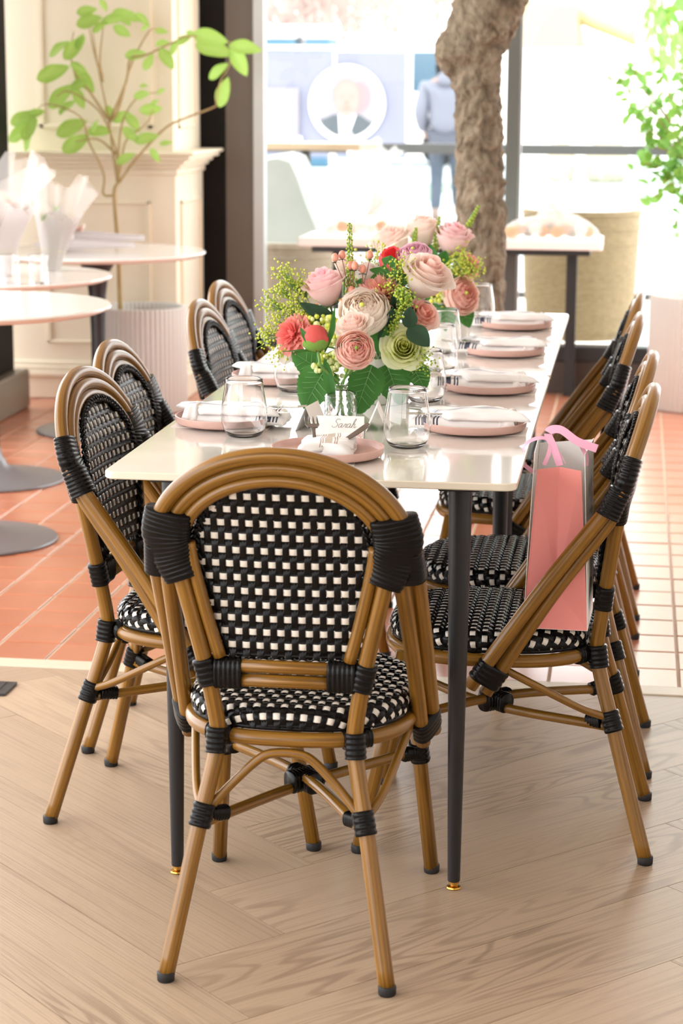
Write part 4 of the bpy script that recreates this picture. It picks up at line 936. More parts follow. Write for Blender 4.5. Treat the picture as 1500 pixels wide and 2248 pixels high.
# far arrangement
GF = 'flowers in the far arrangement'
def ff(*a, **k): return flower(*a[:7], a[7], mth(a[5], .035, FV), group=GF, foot=(FV.x, FV.y, TZ+.03), **k)
ff('garden_rose', 'pink rose standing tallest in the far arrangement, against the trunk', 'flower', 'rose', 'p_pink', (-.451, 5.25, 1.012), .050, (.2, -.2, 1), seed=61, op=.45)
ff('garden_rose', 'peach rose low in the far arrangement, beside the glasses', 'flower', 'ran', ['p_peach', 'lime'], (-.424, 5.20, .878), .052, (.55, -.7, .3), seed=62, layers=9)
ff('garden_rose', 'pale rose at the upper left of the far arrangement', 'flower', 'rose', 'p_blush', (-.532, 5.28, 1.03), .046, (-.15, -.2, 1), seed=63)
ff('carnation', 'salmon carnation at the right edge of the far arrangement', 'flower', 'carn', 'p_salmon', (-.412, 5.30, .945), .036, (.8, -.3, .4), seed=64)
ff('lisianthus', 'white bloom low between the two arrangements', 'flower', 'cup', 'p_white', (-.480, 5.22, .868), .024, (.2, -.6, .5), seed=65)
ff('garden_rose', 'pale blush rose behind, on top left of the far arrangement', 'flower', 'rose', 'p_blush', (-.605, 5.25, 1.0), .052, (-.3, -.3, .9), seed=66, op=.7)
ff('tulip', 'bright pink bloom under the large blush rose, in the far arrangement', 'flower', 'cup', 'p_coral', (-.487, 5.2, .895), .026, (0, -.7, .5), seed=67)
FO = dict(group='foliage in the far arrangement', foot=(FV.x, FV.y, TZ+.03))
sprig('dark leaves between the roses of the far arrangement', [((-.50, 5.24, .93), (-.508, 5.22, 1.0), .026, (-.3, -.8, .3)), ((-.49, 5.24, .93), (-.465, 5.2, .985), .024, (.3, -.8, .3)), ((-.48, 5.25, .9), (-.44, 5.2, .93), .02, (.3, -.8, .4)), ((-.5, 5.22, .88), (-.51, 5.18, .80), .03, (0, -1, .2)), ((-.47, 5.22, .87), (-.455, 5.18, .79), .035, (.2, -1, .2)), ((-.44, 5.24, .86), (-.40, 5.2, .80), .03, (.5, -.8, .2))], (-.48, 5.28, .9), mth((-.48, 5.3, 0), .03, FV), **FO)
spray('lady_mantle', 'yellow-green spray on the right of the far arrangement', [(-.44, 5.22, .96), (-.425, 5.22, .975), (-.41, 5.22, .95), (-.435, 5.22, .93), (-.395, 5.22, .94), (-.45, 5.22, .94)], (-.46, 5.27, .9), mth((-.45, 5.3, 0), .03, FV), ['lime', 'lime2'], 68, 70, .0028, .028, group='filler sprays in the far arrangement', foot=FO['foot'])
spray('lady_mantle', 'cream florets low in the far arrangement', [(-.48, 5.18, .9), (-.475, 5.18, .875), (-.47, 5.18, .915)], (-.48, 5.25, .88), mth((-.48, 5.3, 0), .03, FV), ['cream_green', 'lime'], 69, 16, .006, .02, group='filler sprays in the far arrangement', foot=FO['foot'])
spike('green spike curling right above the tallest pink rose, against the trunk', (-.415, 5.26, 1.045), (-.388, 5.26, 1.098), mth((-.42, 5.26, 0), .03, FV), .008, 71, foot=FO['foot'], n=60)
spike('green spike left of the tallest pink rose in the far arrangement', (-.497, 5.26, .985), (-.487, 5.26, 1.07), mth((-.49, 5.26, 0), .03, FV), .009, 72, foot=FO['foot'], n=70)
spike('small green bud stem among the far roses', (-.545, 5.2, 1.0), (-.54, 5.2, 1.045), mth((-.54, 5.2, 0), .03, FV), .007, 73, foot=FO['foot'], n=40)
# ------------------------------------------------------------------ gift bag
t = thing('gift_bag', 'coral gift bag with pink ribbon handles standing on a chair seat', 'bag', (-.118, 3.645, .4325), rad(-2))
bw, tw, dp, hh = .0585, .039, .165, .292
def quad(mb, P, mi=0, th=.0006):
    a, b, c = V(P[0]), V(P[1]), V(P[2]); n = (b-a).cross(c-a).normalized()*th; N = len(P)
    mb.add([V(p) for p in P]+[V(p)-n for p in P], [tuple(range(N)), tuple(range(2*N-1, N-1, -1))]+[(i, i+N, (i+1) % N+N, (i+1) % N) for i in range(N)], mi)
mb = MB()
cr = (0, .012, .26); fo = (0, .006, .075)
quad(mb, [(-bw, 0, 0), (bw, 0, 0), fo]); quad(mb, [(-bw, 0, 0), fo, (0, .011, hh+.004), (-tw, 0, hh)]); quad(mb, [fo, (bw, 0, 0), (tw, 0, hh), (0, .011, hh+.004)])
part('gusset', mb, 'coral', t, False)
for s, nm in ((-1, 'printed_panel'), (1, 'printed_panel')):
    mb = MB()
    P = [(s*bw, 0, 0), (s*bw, dp, 0), (s*(tw+.012), dp, hh+.032), (s*(tw+.006), 0, hh+.03)]
    if s > 0: P = [P[0], P[1], P[2], P[3]]
    else: P = P[::-1]
    quad(mb, P, 0, .0012); o = part(nm, mb, ['bagwhite'], t, False, label='white panel printed with leaves and orange shapes')
    rr = random.Random(5+s); mp = MB()
    for k in range(26):
        u, v = rr.uniform(.04, .96), rr.uniform(.03, .95); c = V((s*bw, 0, 0)).lerp(V((s*bw, dp, 0)), u).lerp(V((s*(tw+.006), 0, hh+.03)).lerp(V((s*(tw+.012), dp, hh+.032)), u), v)+V((s*.003, 0, 0))
        a = rr.uniform(0, 6); w = rr.uniform(.008, .018); du = V((0, math.cos(a), math.sin(a))); dv = V((0, -math.sin(a), math.cos(a)))
        pts = [c+du*w*math.cos(q)+dv*w*.45*math.sin(q) for q in [2*PI*i/8 for i in range(8)]]
        if s < 0: pts = pts[::-1]
        mp.add(pts, [tuple(range(8))], rr.randrange(3))
    part('print', mp, ['orange_print', 'green_print', 'black_print'], o, False, kind='stuff')
mb = MB(); quad(mb, [(bw, dp, 0), (-bw, dp, 0), (-tw-.01, dp, hh+.02), (tw+.01, dp, hh+.03)]); quad(mb, [(-bw, dp, .0), (bw, dp, 0), (bw, 0, 0), (-bw, 0, 0)]); part('back_gusset', mb, 'baginside', t, False)
def ribbon(mb, P, w, ref):
    C = catmull([V(p)+V((0, 0, -.020)) for p in P], 8); vs, fs = [], []
    for i, p in enumerate(C):
        tt = (C[min(i+1, len(C)-1)]-C[max(i-1, 0)]).normalized(); f = i/(len(C)-1); rf = V(ref[0]).lerp(V(ref[1]), f); sd = (rf-tt*rf.dot(tt)).normalized(); vs += [p-sd*w, p+sd*w]
    for i in range(len(C)-1): fs.append((2*i, 2*i+1, 2*i+3, 2*i+2))
    mb.add(vs, fs)
mb = MB(); ribbon(mb, [(-.046, .03, .30), (-.068, .03, .32), (-.062, .035, .352), (-.03, .04, .362), (-.004, .045, .335), (.008, .05, .315)], .0042, ((0, .4, 1), (0, 1, .3))); part('ribbon_handle', mb, 'ribbon', t)
mb = MB(); ribbon(mb, [(.0, .012, .318), (-.012, .01, .352), (-.022, .008, .378), (.0, .0, .385), (.03, -.004, .366), (.06, -.006, .356), (.066, -.006, .354)], .0075, ((.2, -.3, 1), (0, .0, 1))); part('ribbon_handle', mb, 'ribbon', t)
mb = MB(); ribbon(mb, [(.036, .01, .356), (.046, .02, .335), (.046, .02, .318)], .004, ((0, .2, 1), (1, .2, .3))); part('ribbon_handle', mb, 'ribbon', t); mb = MB(); ribbon(mb, [(-.015, .01, .368), (-.02, .012, .34), (-.028, .014, .318)], .0038, ((1, 0, 0), (1, 0, 0))); part('ribbon_handle', mb, 'ribbon', t)
# ------------------------------------------------------------------ tree trunk
t = thing('tree_trunk', 'gnarled grey-brown tree trunk rising behind the far end of the table', 'tree', (-.50, 6.9, 0))
def trunk_mesh(path, rads, seg=40, dens=3, amp=.012, seed=3, knots=()):
    from mathutils import noise
    C = catmull(path, dens*6); n = len(C); RR = []
    for i in range(n):
        f = i/(n-1)*(len(rads)-1); k = min(int(f), len(rads)-2); RR.append(rads[k]+(rads[k+1]-rads[k])*(f-k))
    mb = MB(); tube(mb, C, RR, seg)
    o = []
    for k, p in enumerate(mb.v):
        i = k//seg; c = C[min(i, n-1)]; d = V(p)-c
        if d.length < 1e-6: o.append(p); continue
        d.normalize(); q = V(p)
        e = amp*(noise.noise(q*14+V((seed, 0, 0)))+1.0*noise.noise(q*32)+.6*noise.noise(q*75))
        for kp, kr, ka in knots:
            dd = (q-V(kp)).length
            if dd < kr: e += ka*(1-(dd/kr)**2)**2
        o.append(tuple(q+d*e))
    mb.v = o; return mb
tk = [(-.515, 6.9, -.0), (-.508, 6.9, .35), (-.504, 6.9, .7), (-.503, 6.9, .93), (-.512, 6.9, 1.18), (-.520, 6.9, 1.36), (-.530, 6.9, 1.46), (-.518, 6.9, 1.56), (-.478, 6.9, 1.664), (-.41, 6.9, 1.80), (-.33, 6.92, 2.0), (-.27, 6.95, 2.35), (-.27, 6.95, 2.74)]
mb = trunk_mesh(tk, [.098, .087, .084, .080, .078, .074, .082, .102, .112, .095, .075, .06, .05], 88, 9, .0085, knots=[((-.655, 6.87, 1.485), .10, .075), ((-.66, 6.87, 1.56), .08, .04), ((-.56, 6.81, 1.50), .05, .02), ((-.44, 6.83, 1.2), .035, .018), ((-.425, 6.87, 1.085), .022, .03), ((-.43, 6.83, 1.47), .06, .018)])
part('trunk', shift(mb, (-.50, 6.9, 0)), 'bark_tree', t)
# ------------------------------------------------------------------ floor vent at the left edge
mb = MB(); box(mb, -.16, .06, -.05, .05, 0, .006, b=.001)
for k in range(9): box(mb, -.15+k*.022, -.138+k*.022, -.04, .04, .0055, .0075)
o = tag(part('floor_vent', mb, 'frame_dark', None, False), 'dark grey metal floor vent at the left edge of the wood floor', 'vent'); o.location = (-1.47, 4.53, .0005)
# ================================================================== left café tables
def cafe_table(x, y, label, disc='disc_grey', r=.44):
    t = thing('cafe_table', label, 'table', (x, y, 0), 0, 'round café tables')
    mb = MB(); lathe(mb, [(.0005, .712), (r-.03, .712), (r-.004, .722), (r, .728), (r-.003, .733), (.0005, .733)], 72); part('tabletop', mb, 'white_top', t, auto=40)
    mb = MB(); lathe(mb, [(.030, .05), (.028, .12), (.029, .40), (.034, .55), (.046, .64), (.075, .69), (.08, .712)], 32); part('pedestal', mb, 'ped_black', t, auto=50)
    mb = MB(); lathe(mb, [(.0005, 0), (.255, 0), (.26, .004), (.257, .009), (.2, .018), (.1, .034), (.055, .055), (.036, .09), (.030, .12)], 56); part('base_disc', mb, disc, t, auto=50)
    return t
cafe_table(-2.005, 6.1, 'round white café table nearest the camera, on the left of the long table')
cafe_table(-2.25, 7.08, 'round white café table in the middle of the row of three, under the wrapped bouquets')
cafe_table(-2.145, 8.2, 'round white café table beside the ribbed pot, with flowers lying on it')
def crumple_cone(mb, base, axis, r0, r1, L, seed, seg=36, nt=10, ruff=.25, mi=0):
    rr = random.Random(seed); X = Matrix.Translation(base) @ aim(axis); vs, fs = [], []
    ph = [rr.uniform(0, 6) for _ in range(5)]
    for i in range(nt+1):
        t = i/nt
        for k in range(seg):
            a = 2*PI*k/seg; w = 1+ruff*t*(.5*math.sin(5*a+ph[0])+.35*math.sin(9*a+ph[1]+3*t)+.25*math.sin(14*a+ph[2]))
            r = (r0+(r1-r0)*t**1.3)*w; z = L*t*(1+.12*t*math.sin(4*a+ph[3])+.06*t*math.sin(11*a+ph[4])); vs.append(X @ V((r*math.cos(a), r*math.sin(a), z)))
    for i in range(nt):
        for k in range(seg): fs.append((i*seg+k, i*seg+(k+1) % seg, (i+1)*seg+(k+1) % seg, (i+1)*seg+k))
    return mb.add(vs, fs, mi)
def wrapped_bouquet(label, base, axis, L, r, seed, cols, group=None, stand=False):
    t = thing('wrapped_bouquet', label, 'bouquet', base, 0, group); ax = V(axis).normalized(); z = V((0, 0, 0))
    part('paper_wrap', crumple_cone(MB(), z, ax, r*.38, r*.95, L*.62, seed, ruff=.16), 'tissue', t)
    part('clear_wrap', crumple_cone(MB(), z+ax*L*.25, ax, r*.5, r*1.35, L*.75, seed+1, ruff=.3), 'film', t)
    rr = random.Random(seed); X = aim(ax)
    mb = MB(); 
    for k in range(5): tube(mb, [X @ V((.008*math.cos(k), .008*math.sin(k), .0)), X @ V((.02*math.cos(k*1.3), .02*math.sin(k*1.3), L*.5))], .003, 6)
    part('stems', mb, 'stem', t, kind='stuff')
    for k in range(7):
        p = X @ V((r*.55*math.cos(k*2.4)*(k/7)**.5, r*.55*math.sin(k*2.4)*(k/7)**.5, L*(.60+.06*math.cos(k))))
        B = bloom_rose(r*.3, seed+k, .7, 4) if k % 2 else bloom_carnation(r*.3, seed+k, 4)
        part('bloom', place(B, p-ax*r*.2, ax+V((rr.uniform(-.3, .3), rr.uniform(-.3, .3), rr.uniform(-.2, .3)))), cols[k % len(cols)], t)
    mb = MB(); tube(mb, catmull([X @ V((r*.47*math.cos(2*PI*k/12), r*.47*math.sin(2*PI*k/12), L*.22)) for k in range(12)], 3, True), .004, 6, closed=True); part('tie', mb, 'cream_green', t)
    return t
def bucket(x, y, z, r0, r1, h, label):
    mb = MB(); lathe(mb, [(.0005, 0), (r0, 0), (r1, h), (r1-.003, h+.002), (r1-.005, h), (r0-.004, .005), (.0005, .005)], 40); o = tag(part('clear_bucket', mb, 'film', None, auto=60), label, 'vase'); o.location = (x, y, z); return o
wrapped_bouquet('white tissue bouquet in cellophane standing tall on the middle café table', (-2.20, 7.02, .735), (-.04, 0, 1), .38, .155, 80, ['p_white', 'p_blush', 'p_peach'])
wrapped_bouquet('clear-wrapped bouquet leaning right beside the tall tissue bouquet', (-2.07, 7.27, .735), (.1, .12, .95), .32, .085, 90, ['p_white', 'leaf_light'])
def small_glass(x, y, z, label):
    mb = MB(); lathe(mb, [(.0005, 0), (.030, 0), (.034, .095), (.0325, .096), (.0288, .006), (.0005, .006)], 28); o = tag(part('straight_glass', mb, 'glass', None, auto=50), label, 'glass', 'straight glasses on the middle café table'); o.location = (x, y, z)
small_glass(-1.98, 6.80, .7335, 'straight clear glass at the front edge of the middle café table, right one of three'); small_glass(-2.07, 6.77, .7335, 'straight clear glass at the front edge of the middle café table, middle one of three'); small_glass(-2.17, 6.76, .7335, 'straight clear glass at the front edge of the middle café table, left one of three')
def lying_bouquet(label, base, ax, L, r, seed, cols, wrapm):
    t = thing('lying_bouquet', label, 'bouquet', base, 0, 'bouquets lying on the far café table'); ax = V(ax).normalized()
    n0 = crumple_cone(MB(), V((0, 0, 0)), ax, r*.3, r, L, seed, 28, 8, .12); n0.v = [(p[0], p[1], max(-base[2]+.7345, p[2]*.7)) for p in n0.v]; part('paper_wrap', n0, wrapm, t)
    rr = random.Random(seed)
    for k in range(6):
        p = ax*(L*(.72+.07*(k % 3)))+V((rr.uniform(-.4, .4)*r, rr.uniform(-.4, .4)*r, r*.35+rr.uniform(0, .2)*r)); part('bloom', place(bloom_carnation(r*.42, seed+k, 4), p, ax+V((0, -.3, .5))), cols[k % len(cols)], t)
lying_bouquet('blush bouquet in white paper lying on the far café table, behind', (-1.99, 8.38, .775), (-1, -.15, 0), .36, .055, 95, ['p_blush', 'p_peach', 'p_cream'], 'tissue')
lying_bouquet('green bouquet in white paper lying on the far café table, in front', (-1.97, 8.12, .765), (-1, -.12, 0), .36, .045, 99, ['leaf_light', 'p_white'], 'tissue')
# ================================================================== potted trees
def ribbed_pot(x, y, r, h, label, ribs=56):
    t = thing('planter', label, 'planter', (x, y, 0), 0)
    mb = MB(); lathe(mb, [(.0005, .0), (r*.97, 0), (r, .006), (r, h-.008), (r*.985, h), (r*.9, h), (r*.885, h-.01), (r*.87, h-.05)], ribs*8, ribs=ribs, ramp=.014); part('ribbed_wall', mb, 'rib_white', t, auto=60)
    mb = MB(); lathe(mb, [(r*.89, h-.045), (r*.45, h-.036), (.0005, h-.034)], 40); part('top_dressing', mb, 'soil', t)
    return t
ribbed_pot(-2.105, 8.80, .192, .45, 'ribbed blush-white planter of the leafy tree, by the cream pilaster')
ribbed_pot(.315, 9.28, .235, .50, 'ribbed blush-white planter at the window, right of the chairs', 64)
LT = (-2.201, 8.80, .414)
t = thing('potted_tree', 'slender young tree with large bright green leaves before the cream pilaster', 'tree', LT)
BR = [[(-2.201, .41), (-2.205, .666), (-2.219, .92), (-2.204, .978)], [(-2.213, .924), (-2.265, .929), (-2.258, 1.016), (-2.325, 1.151), (-2.344, 1.247), (-2.423, 1.294), (-2.523, 1.303), (-2.606, 1.245)], [(-2.204, .978), (-2.226, 1.113), (-2.243, 1.248), (-2.27, 1.439), (-2.306, 1.628)], [(-2.204, .969), (-2.176, 1.114), (-2.145, 1.172), (-2.064, 1.23), (-2.034, 1.291)], [(-2.198, .978), (-2.126, 1.076), (-2.005, 1.202), (-1.925, 1.246), (-1.786, 1.299), (-1.762, 1.323), (-1.746, 1.403), (-1.716, 1.479), (-1.726, 1.563)], [(-2.24, 1.229), (-2.199, 1.286), (-2.14, 1.477), (-2.049, 1.609), (-2.019, 1.619)], [(-2.234, 1.238), (-2.161, 1.401), (-2.14, 1.496), (-2.06, 1.515), (-1.961, 1.562), (-1.862, 1.591), (-1.726, 1.569), (-1.648, 1.545)], [(-2.243, 1.248), (-2.321, 1.362), (-2.38, 1.438), (-2.408, 1.533), (-2.386, 1.609)], [(-2.264, 1.42), (-2.275, 1.495), (-2.256, 1.665)], [(-2.261, 1.4), (-2.298, 1.533), (-2.316, 1.628)],
      [(-2.204, .98), (-2.21, 1.12), (-2.28, 1.28), (-2.40, 1.36), (-2.46, 1.34)], [(-2.21, 1.1), (-2.29, 1.16), (-2.38, 1.15)], [(-2.203, .99), (-2.19, 1.15), (-2.17, 1.26), (-2.10, 1.34), (-2.02, 1.36)]]
rr = random.Random(4)
for i, b in enumerate(BR):
    dy = [0]+[rr.uniform(-.03, .03) if i else 0 for _ in b[1:]]
    P = catmull([(x-LT[0], dy[k]*k*.5, z-LT[2]) for k, (x, z) in enumerate(b)], 5); n = len(P); r0 = .0115 if i == 0 else .0062
    mb = MB(); tube(mb, P, [r0*(1-(.35 if i == 0 else .7)*k/n) for k in range(n)], 10); part('trunk' if i == 0 else 'branch', mb, 'twig', t)
LV = [(-2.251, 1.718, .047, -60), (-2.315, 1.694, .071, 10), (-2.308, 1.652, .094, 15), (-2.216, 1.659, .086, 5), (-2.166, 1.611, .071, -30), (-2.133, 1.672, .071, -20), (-2.082, 1.662, .055, -40), (-2.078, 1.627, .039, 30), (-2.016, 1.613, .047, -10), (-2.004, 1.564, .051, 10), (-1.949, 1.547, .055, 70), (-1.974, 1.496, .086, -55), (-2.053, 1.485, .063, 60), (-2.116, 1.515, .078, 5), (-1.786, 1.584, .118, -12), (-1.787, 1.535, .133, -18), (-1.64, 1.546, .11, -5), (-1.675, 1.49, .11, -62), (-1.754, 1.448, .086, 35), (-1.739, 1.361, .102, 75), (-2.446, 1.54, .086, 40), (-2.378, 1.541, .102, 45), (-2.353, 1.571, .055, 60), (-2.48, 1.436, .118, 20), (-2.343, 1.406, .102, -50), (-2.355, 1.459, .063, -30), (-2.458, 1.342, .118, 45), (-2.374, 1.331, .078, -65), (-2.654, 1.245, .094, 25), (-2.668, 1.184, .102, 40), (-2.688, 1.175, .071, 60), (-2.593, 1.253, .086, 20), (-2.57, 1.215, .078, 70), (-2.632, 1.152, .086, 70), (-2.417, 1.208, .118, 25), (-2.382, 1.143, .11, 30), (-2.288, 1.195, .086, 5), (-2.191, 1.256, .071, 25), (-2.132, 1.232, .078, -50), (-2.133, 1.183, .071, -40), (-2.065, 1.167, .086, 15), (-2.063, 1.287, .078, 5), (-2.082, 1.347, .063, 10), (-2.019, 1.364, .035, 30), (-2.094, 1.386, .031, 10), (-2.043, 1.318, .031, 20), (-1.998, 1.146, .043, 10), (-2.03, 1.096, .055, -55), (-2.157, 1.081, .071, 25), (-2.435, 1.285, .039, 70), (-2.36, 1.39, .07, 20), (-2.41, 1.30, .06, 30), (-2.30, 1.215, .05, 60), (-2.24, 1.27, .06, -60), (-2.60, 1.2, .09, 55), (-2.55, 1.27, .06, 10), (-2.19, 1.69, .06, 10), (-2.27, 1.63, .06, 40), (-2.17, 1.655, .05, -35), (-1.90, 1.575, .06, 25), (-1.87, 1.60, .04, -20)]
lmes = []
for k in range(3):
    mb = MB(); leaf_blade(mb, (-.5, 0, 0), (.5, 0, 0), .24, (0, -1, .3), .18, .22-.2*k, nt=12, ns=6); lmes.append(mb.mesh('leaf', 'leaf_tree'))
for x, z, l, a in LV:
    l *= 1.3
    yy = rr.uniform(-.05, .05)+(.14 if x < -2.6 else 0)
    o = link('leaf', lmes[rr.randrange(3)], t, (x-LT[0], yy, z-LT[2])); o.scale = (l, l, l)
    o.rotation_euler = (rr.uniform(-.3, .4), -rad(a), rr.uniform(-.3, .3))
# right tree
RT = (.315, 9.28, .464)
t = thing('potted_tree', 'bushy small-leaved yellow-green tree at the window, cut by the right edge', 'tree', RT)
mb = MB(); tube(mb, catmull([(0, 0, 0), (-.01, 0, .3), (-.02, .0, .62)], 6), .013, 10); part('trunk', mb, 'twig', t)
rr = random.Random(9); brs = []
for k in range(16):
    a = k*2.4; e = V((.30*math.cos(a)*rr.uniform(.5, 1), .22*math.sin(a), rr.uniform(.45, 1.3))); brs.append(e)
brs += [V((-.36, .03, 1.02)), V((-.3, 0, .92)), V((-.28, -.03, .75)), V((-.25, 0, .58)), V((-.40, 0, .96)), V((-.33, .02, .80)), V((-.30, 0, .60)), V((-.24, 0, .45)), V((-.14, -.02, .34)), V((-.26, 0, .68)), V((-.2, .0, .86)), V((-.12, 0, 1.0)), V((-.2, 0, .52))]
mb0 = MB(); leaf_blade(mb0, (-.5, 0, 0), (.5, 0, 0), .3, (0, -.6, .8), .15, .2, nt=7, ns=4); lme = mb0.mesh('leaf', 'hedge'); lme2 = mb0.mesh('leaf', 'leaf_light')
nl = 0
for e in brs:
    P = catmull([(-.02, 0, .5 if e.z > .6 else .3), V((-.02, 0, .5)).lerp(e, .5)+V((0, 0, .04)), e], 6); mb = MB(); tube(mb, P, .0035, 6); part('branch', mb, 'twig', t)
    for q in range(20):
        p = P[min(len(P)-1, 3+int(rr.random()*(len(P)-3)))]+V((rr.gauss(0, .045), rr.gauss(0, .045), rr.gauss(0, .04))) if q < 16 else e+V((rr.gauss(0, .02), rr.gauss(0, .02), rr.gauss(0, .02)))
        o = link('leaf', lme if rr.random() < .6 else lme2, t, p); s = rr.uniform(.04, .075); o.scale = (s, s, s); o.rotation_euler = (rr.uniform(-.8, .8), rr.uniform(-1, 1), rr.uniform(0, 6))
# ================================================================== window ledge table and its wrapped bouquets
t = thing('window_table', 'pale stone-topped narrow table standing along the window', 'table', (-.81, 9.40, 0))
mb = MB(); prism(mb, rrect(-.675, .675, -.2, .2, .012), .688, .728, .004); part('tabletop', mb, 'white_top', t, False)
mb = MB(); box(mb, -.62, .62, -.15, .15, .66, .6875, b=.002); part('underframe', mb, 'frame_dark', t, False)
for x in (-.535, .535):
    mb = MB(); box(mb, x-.024, x+.024, .09, .138, .0, .66, b=.003); part('leg', mb, 'frame_dark', t, False)
def cello(label, x, w, seed, cols, side):
    """cellophane pillow of flowers with a gathered, fanned end"""
    t = thing('cellophane_bouquet', label, 'bouquet', (x, 9.38, .7285), 0, 'cellophane bouquets on the window table'); rr = random.Random(seed)
    vs, fs = [], []; nu, nv = 18, 12
    for i in range(nu+1):
        u = -1+2*i/nu
        for j in range(nv+1):
            v = j/nv; a = PI*v; pr = max(0, 1-abs(u)**2.6)**.6
            vs.append((u*w, -.13*math.cos(a)*(.4+.6*pr), .002+(.105+.012*math.sin(5*u+seed))*pr*math.sin(a)*(1+.08*math.sin(9*a+6*u))))
    for i in range(nu):
        for j in range(nv): a = i*(nv+1)+j; fs.append((a, a+1, a+nv+2, a+nv+1))
    mb = MB(); mb.add(vs, fs); part('clear_wrap', mb, 'film', t)
    for k in range(11):
        u = -.78+1.5*k/10; mb = bloom_carnation(.03, seed+k, 3); place(mb, (u*w, -.05+.03*(k % 3), .025+.012*(k % 2)), (rr.uniform(-.4, .4), -.8, .5)); part('bloom', mb, cols[k % len(cols)], t)
    for k in range(4):
        d = V((side*(.25+.35*k), -.1, 1.0-.2*k)).normalized(); part('fanned_end', crumple_cone(MB(), V((-side*w*.25, 0, .09)), d, .008, .045, .16-.02*k, seed+k*3, 20, 6, .5), 'film_soft', t)
cello('cellophane-wrapped bouquet right of the tree trunk on the window table', -.365, .225, 101, ['flower_orange', 'flower_peach', 'flower_grey', 'p_white', 'flower_orange', 'flower_grey'], -1)
cello('cellophane-wrapped bouquet left of the tree trunk on the window table', -1.125, .29, 107, ['p_white', 'flower_orange', 'flower_peach', 'p_white'], 1)
# ================================================================== terrace outside the glass
def tub_chair(x, y, rz, w, h, m, label):
    t = thing('wicker_chair', label, 'chair', (x, y, -.01), rad(rz), 'wicker tub chairs outside the window')
    mb = MB(); P = []
    for k in range(13): a = PI+PI*k/12; P.append((w*math.cos(a), .9*w*math.sin(a)))
    P = [(w, .55*w*0+.32)]+[(-p[0], p[1]) for p in P]+[(-w, .32)]
    vs, fs = [], []; n = len(P)
    for z, k in ((.14, .86), (h*.5, .95), (h, 1.0), (h, .86), (.36, .82)):
        vs += [(p[0]*k, p[1]*k, z if not (z == h and abs(p[1]-.32) < .01) else h-.04) for p in P]
    for i in range(4):
        for k in range(n-1): fs.append((i*n+k, i*n+k+1, (i+1)*n+k+1, (i+1)*n+k))
    mb.add(vs, fs); part('woven_shell', mb, m, t, auto=50)
    mb = MB()
    for q in range(9):
        z = .18+(h-.2)*q/8; kk = .86+.14*(z-.14)/(h-.14); tube(mb, [(p[0]*kk*1.005, p[1]*kk*1.005, z) for p in P], .006, 6)
    part('woven_bands', mb, m, t, kind='stuff')
    mb = MB(); prism(mb, rrect(-w*.66, w*.66, -w*.5, .28, .05), .34, .44, .02); part('seat_cushion', mb, 'white', t)
    for sx in (-.78, .78):
        for sy in (-.55*w, .25): mb = MB(); tube(mb, [(sx*w, sy, .16), (sx*w, sy, 0)], .015, 8); part('leg', mb, 'frame_dark', t)
tub_chair(-.27, 10.75, 0, .30, .79, 'wicker', 'tan wicker tub chair outside the window, behind the right wrapped bouquet')
tub_chair(-1.73, 10.6, 12, .27, .62, 'wicker_pale', 'pale wicker tub chair outside the window, left of the flowers')
t = thing('lounge_chair', 'pale seafoam upholstered lounge chair with a tall slanted back, outside on the left', 'chair', (-1.95, 11.3, -.01))
mb = MB(); mb.v = []; n = 10; vs, fs = [], []
prof = [(.06, 1.04), (.13, 1.02), (.17, .94), (.22, .8), (.28, .66), (.33, .52), (.36, .42), (-.05, .42), (-.05, .98), (0, 1.03)]
vs = [(x, y, z) for y in (-.28, -.25, .25, .28) for x, z in ([(x*.94+.006, .43+(z-.43)*.97) for x, z in prof] if abs(y) > .26 else prof)]
k = len(prof); fs = [tuple(range(k)), tuple(range(4*k-1, 3*k-1, -1))]+[(i*k+j, (i+1)*k+j, (i+1)*k+(j+1) % k, i*k+(j+1) % k) for i in range(3) for j in range(k)]
mb.add(vs, fs); part('backrest', mb, 'seafoam', t, auto=50)
mb = MB(); box(mb, -.05, .75, -.28, .28, .26, .42, b=.03); part('seat', mb, 'seafoam', t)
for sx in (0, .68):
    for sy in (-.22, .22): mb = MB(); tube(mb, [(sx, sy, .27), (sx, sy, 0)], .018, 8); part('leg', mb, 'frame_grey', t)
def shell_chair(x, y, rz, label):
    t = thing('shell_chair', label, 'chair', (x, y, -.01), rad(rz), 'sage green shell chairs on the terrace')
    mb = MB(); vs, fs = [], []
    C = [(.22, .46), (.0, .45), (-.17, .47), (-.22, .56), (-.25, .75), (-.28, .99)]; C = [(p.x, p.y) for p in catmull([V((a, b, 0)) for a, b in C], 3)]
    for i, (y0, z0) in enumerate(C):
        f = i/(len(C)-1); w = .22*(1 if f < .8 else math.sqrt(max(.15, 1-((f-.8)/.22)**2)))
        for j in range(9): s = -1+j/4; vs.append((s*w, y0+(.05*s*s if f > .5 else 0), z0+.03*s*s*(1-f)))
    for i in range(len(C)-1):
        for j in range(8): a = i*9+j; fs.append((a, a+1, a+10, a+9))
    mb.add(vs, fs); o = part('shell', mb, 'sage', t); md = o.modifiers.new('thick', 'SOLIDIFY'); md.thickness = .012
    for sx in (-1, 1):
        for sy, ty in ((.18, .24), (-.15, -.23)): mb = MB(); tube(mb, [(sx*.17, sy, .45), (sx*.21, ty, 0)], .016, 8); part('leg', mb, 'sage', t)
shell_chair(-2.10, 12.45, -75, 'sage green shell chair behind the slanted lounge chair'); shell_chair(-1.17, 12.5, 80, 'sage green shell chair nearest the tree trunk, on the terrace')
t = thing('terrace_table', 'white round table between the sage green chairs', 'table', (-1.66, 12.42, -.01))
mb = MB(); lathe(mb, [(.0005, .70), (.16, .70), (.17, .715), (.16, .73), (.0005, .73)], 40); part('tabletop', mb, 'white', t, auto=40)
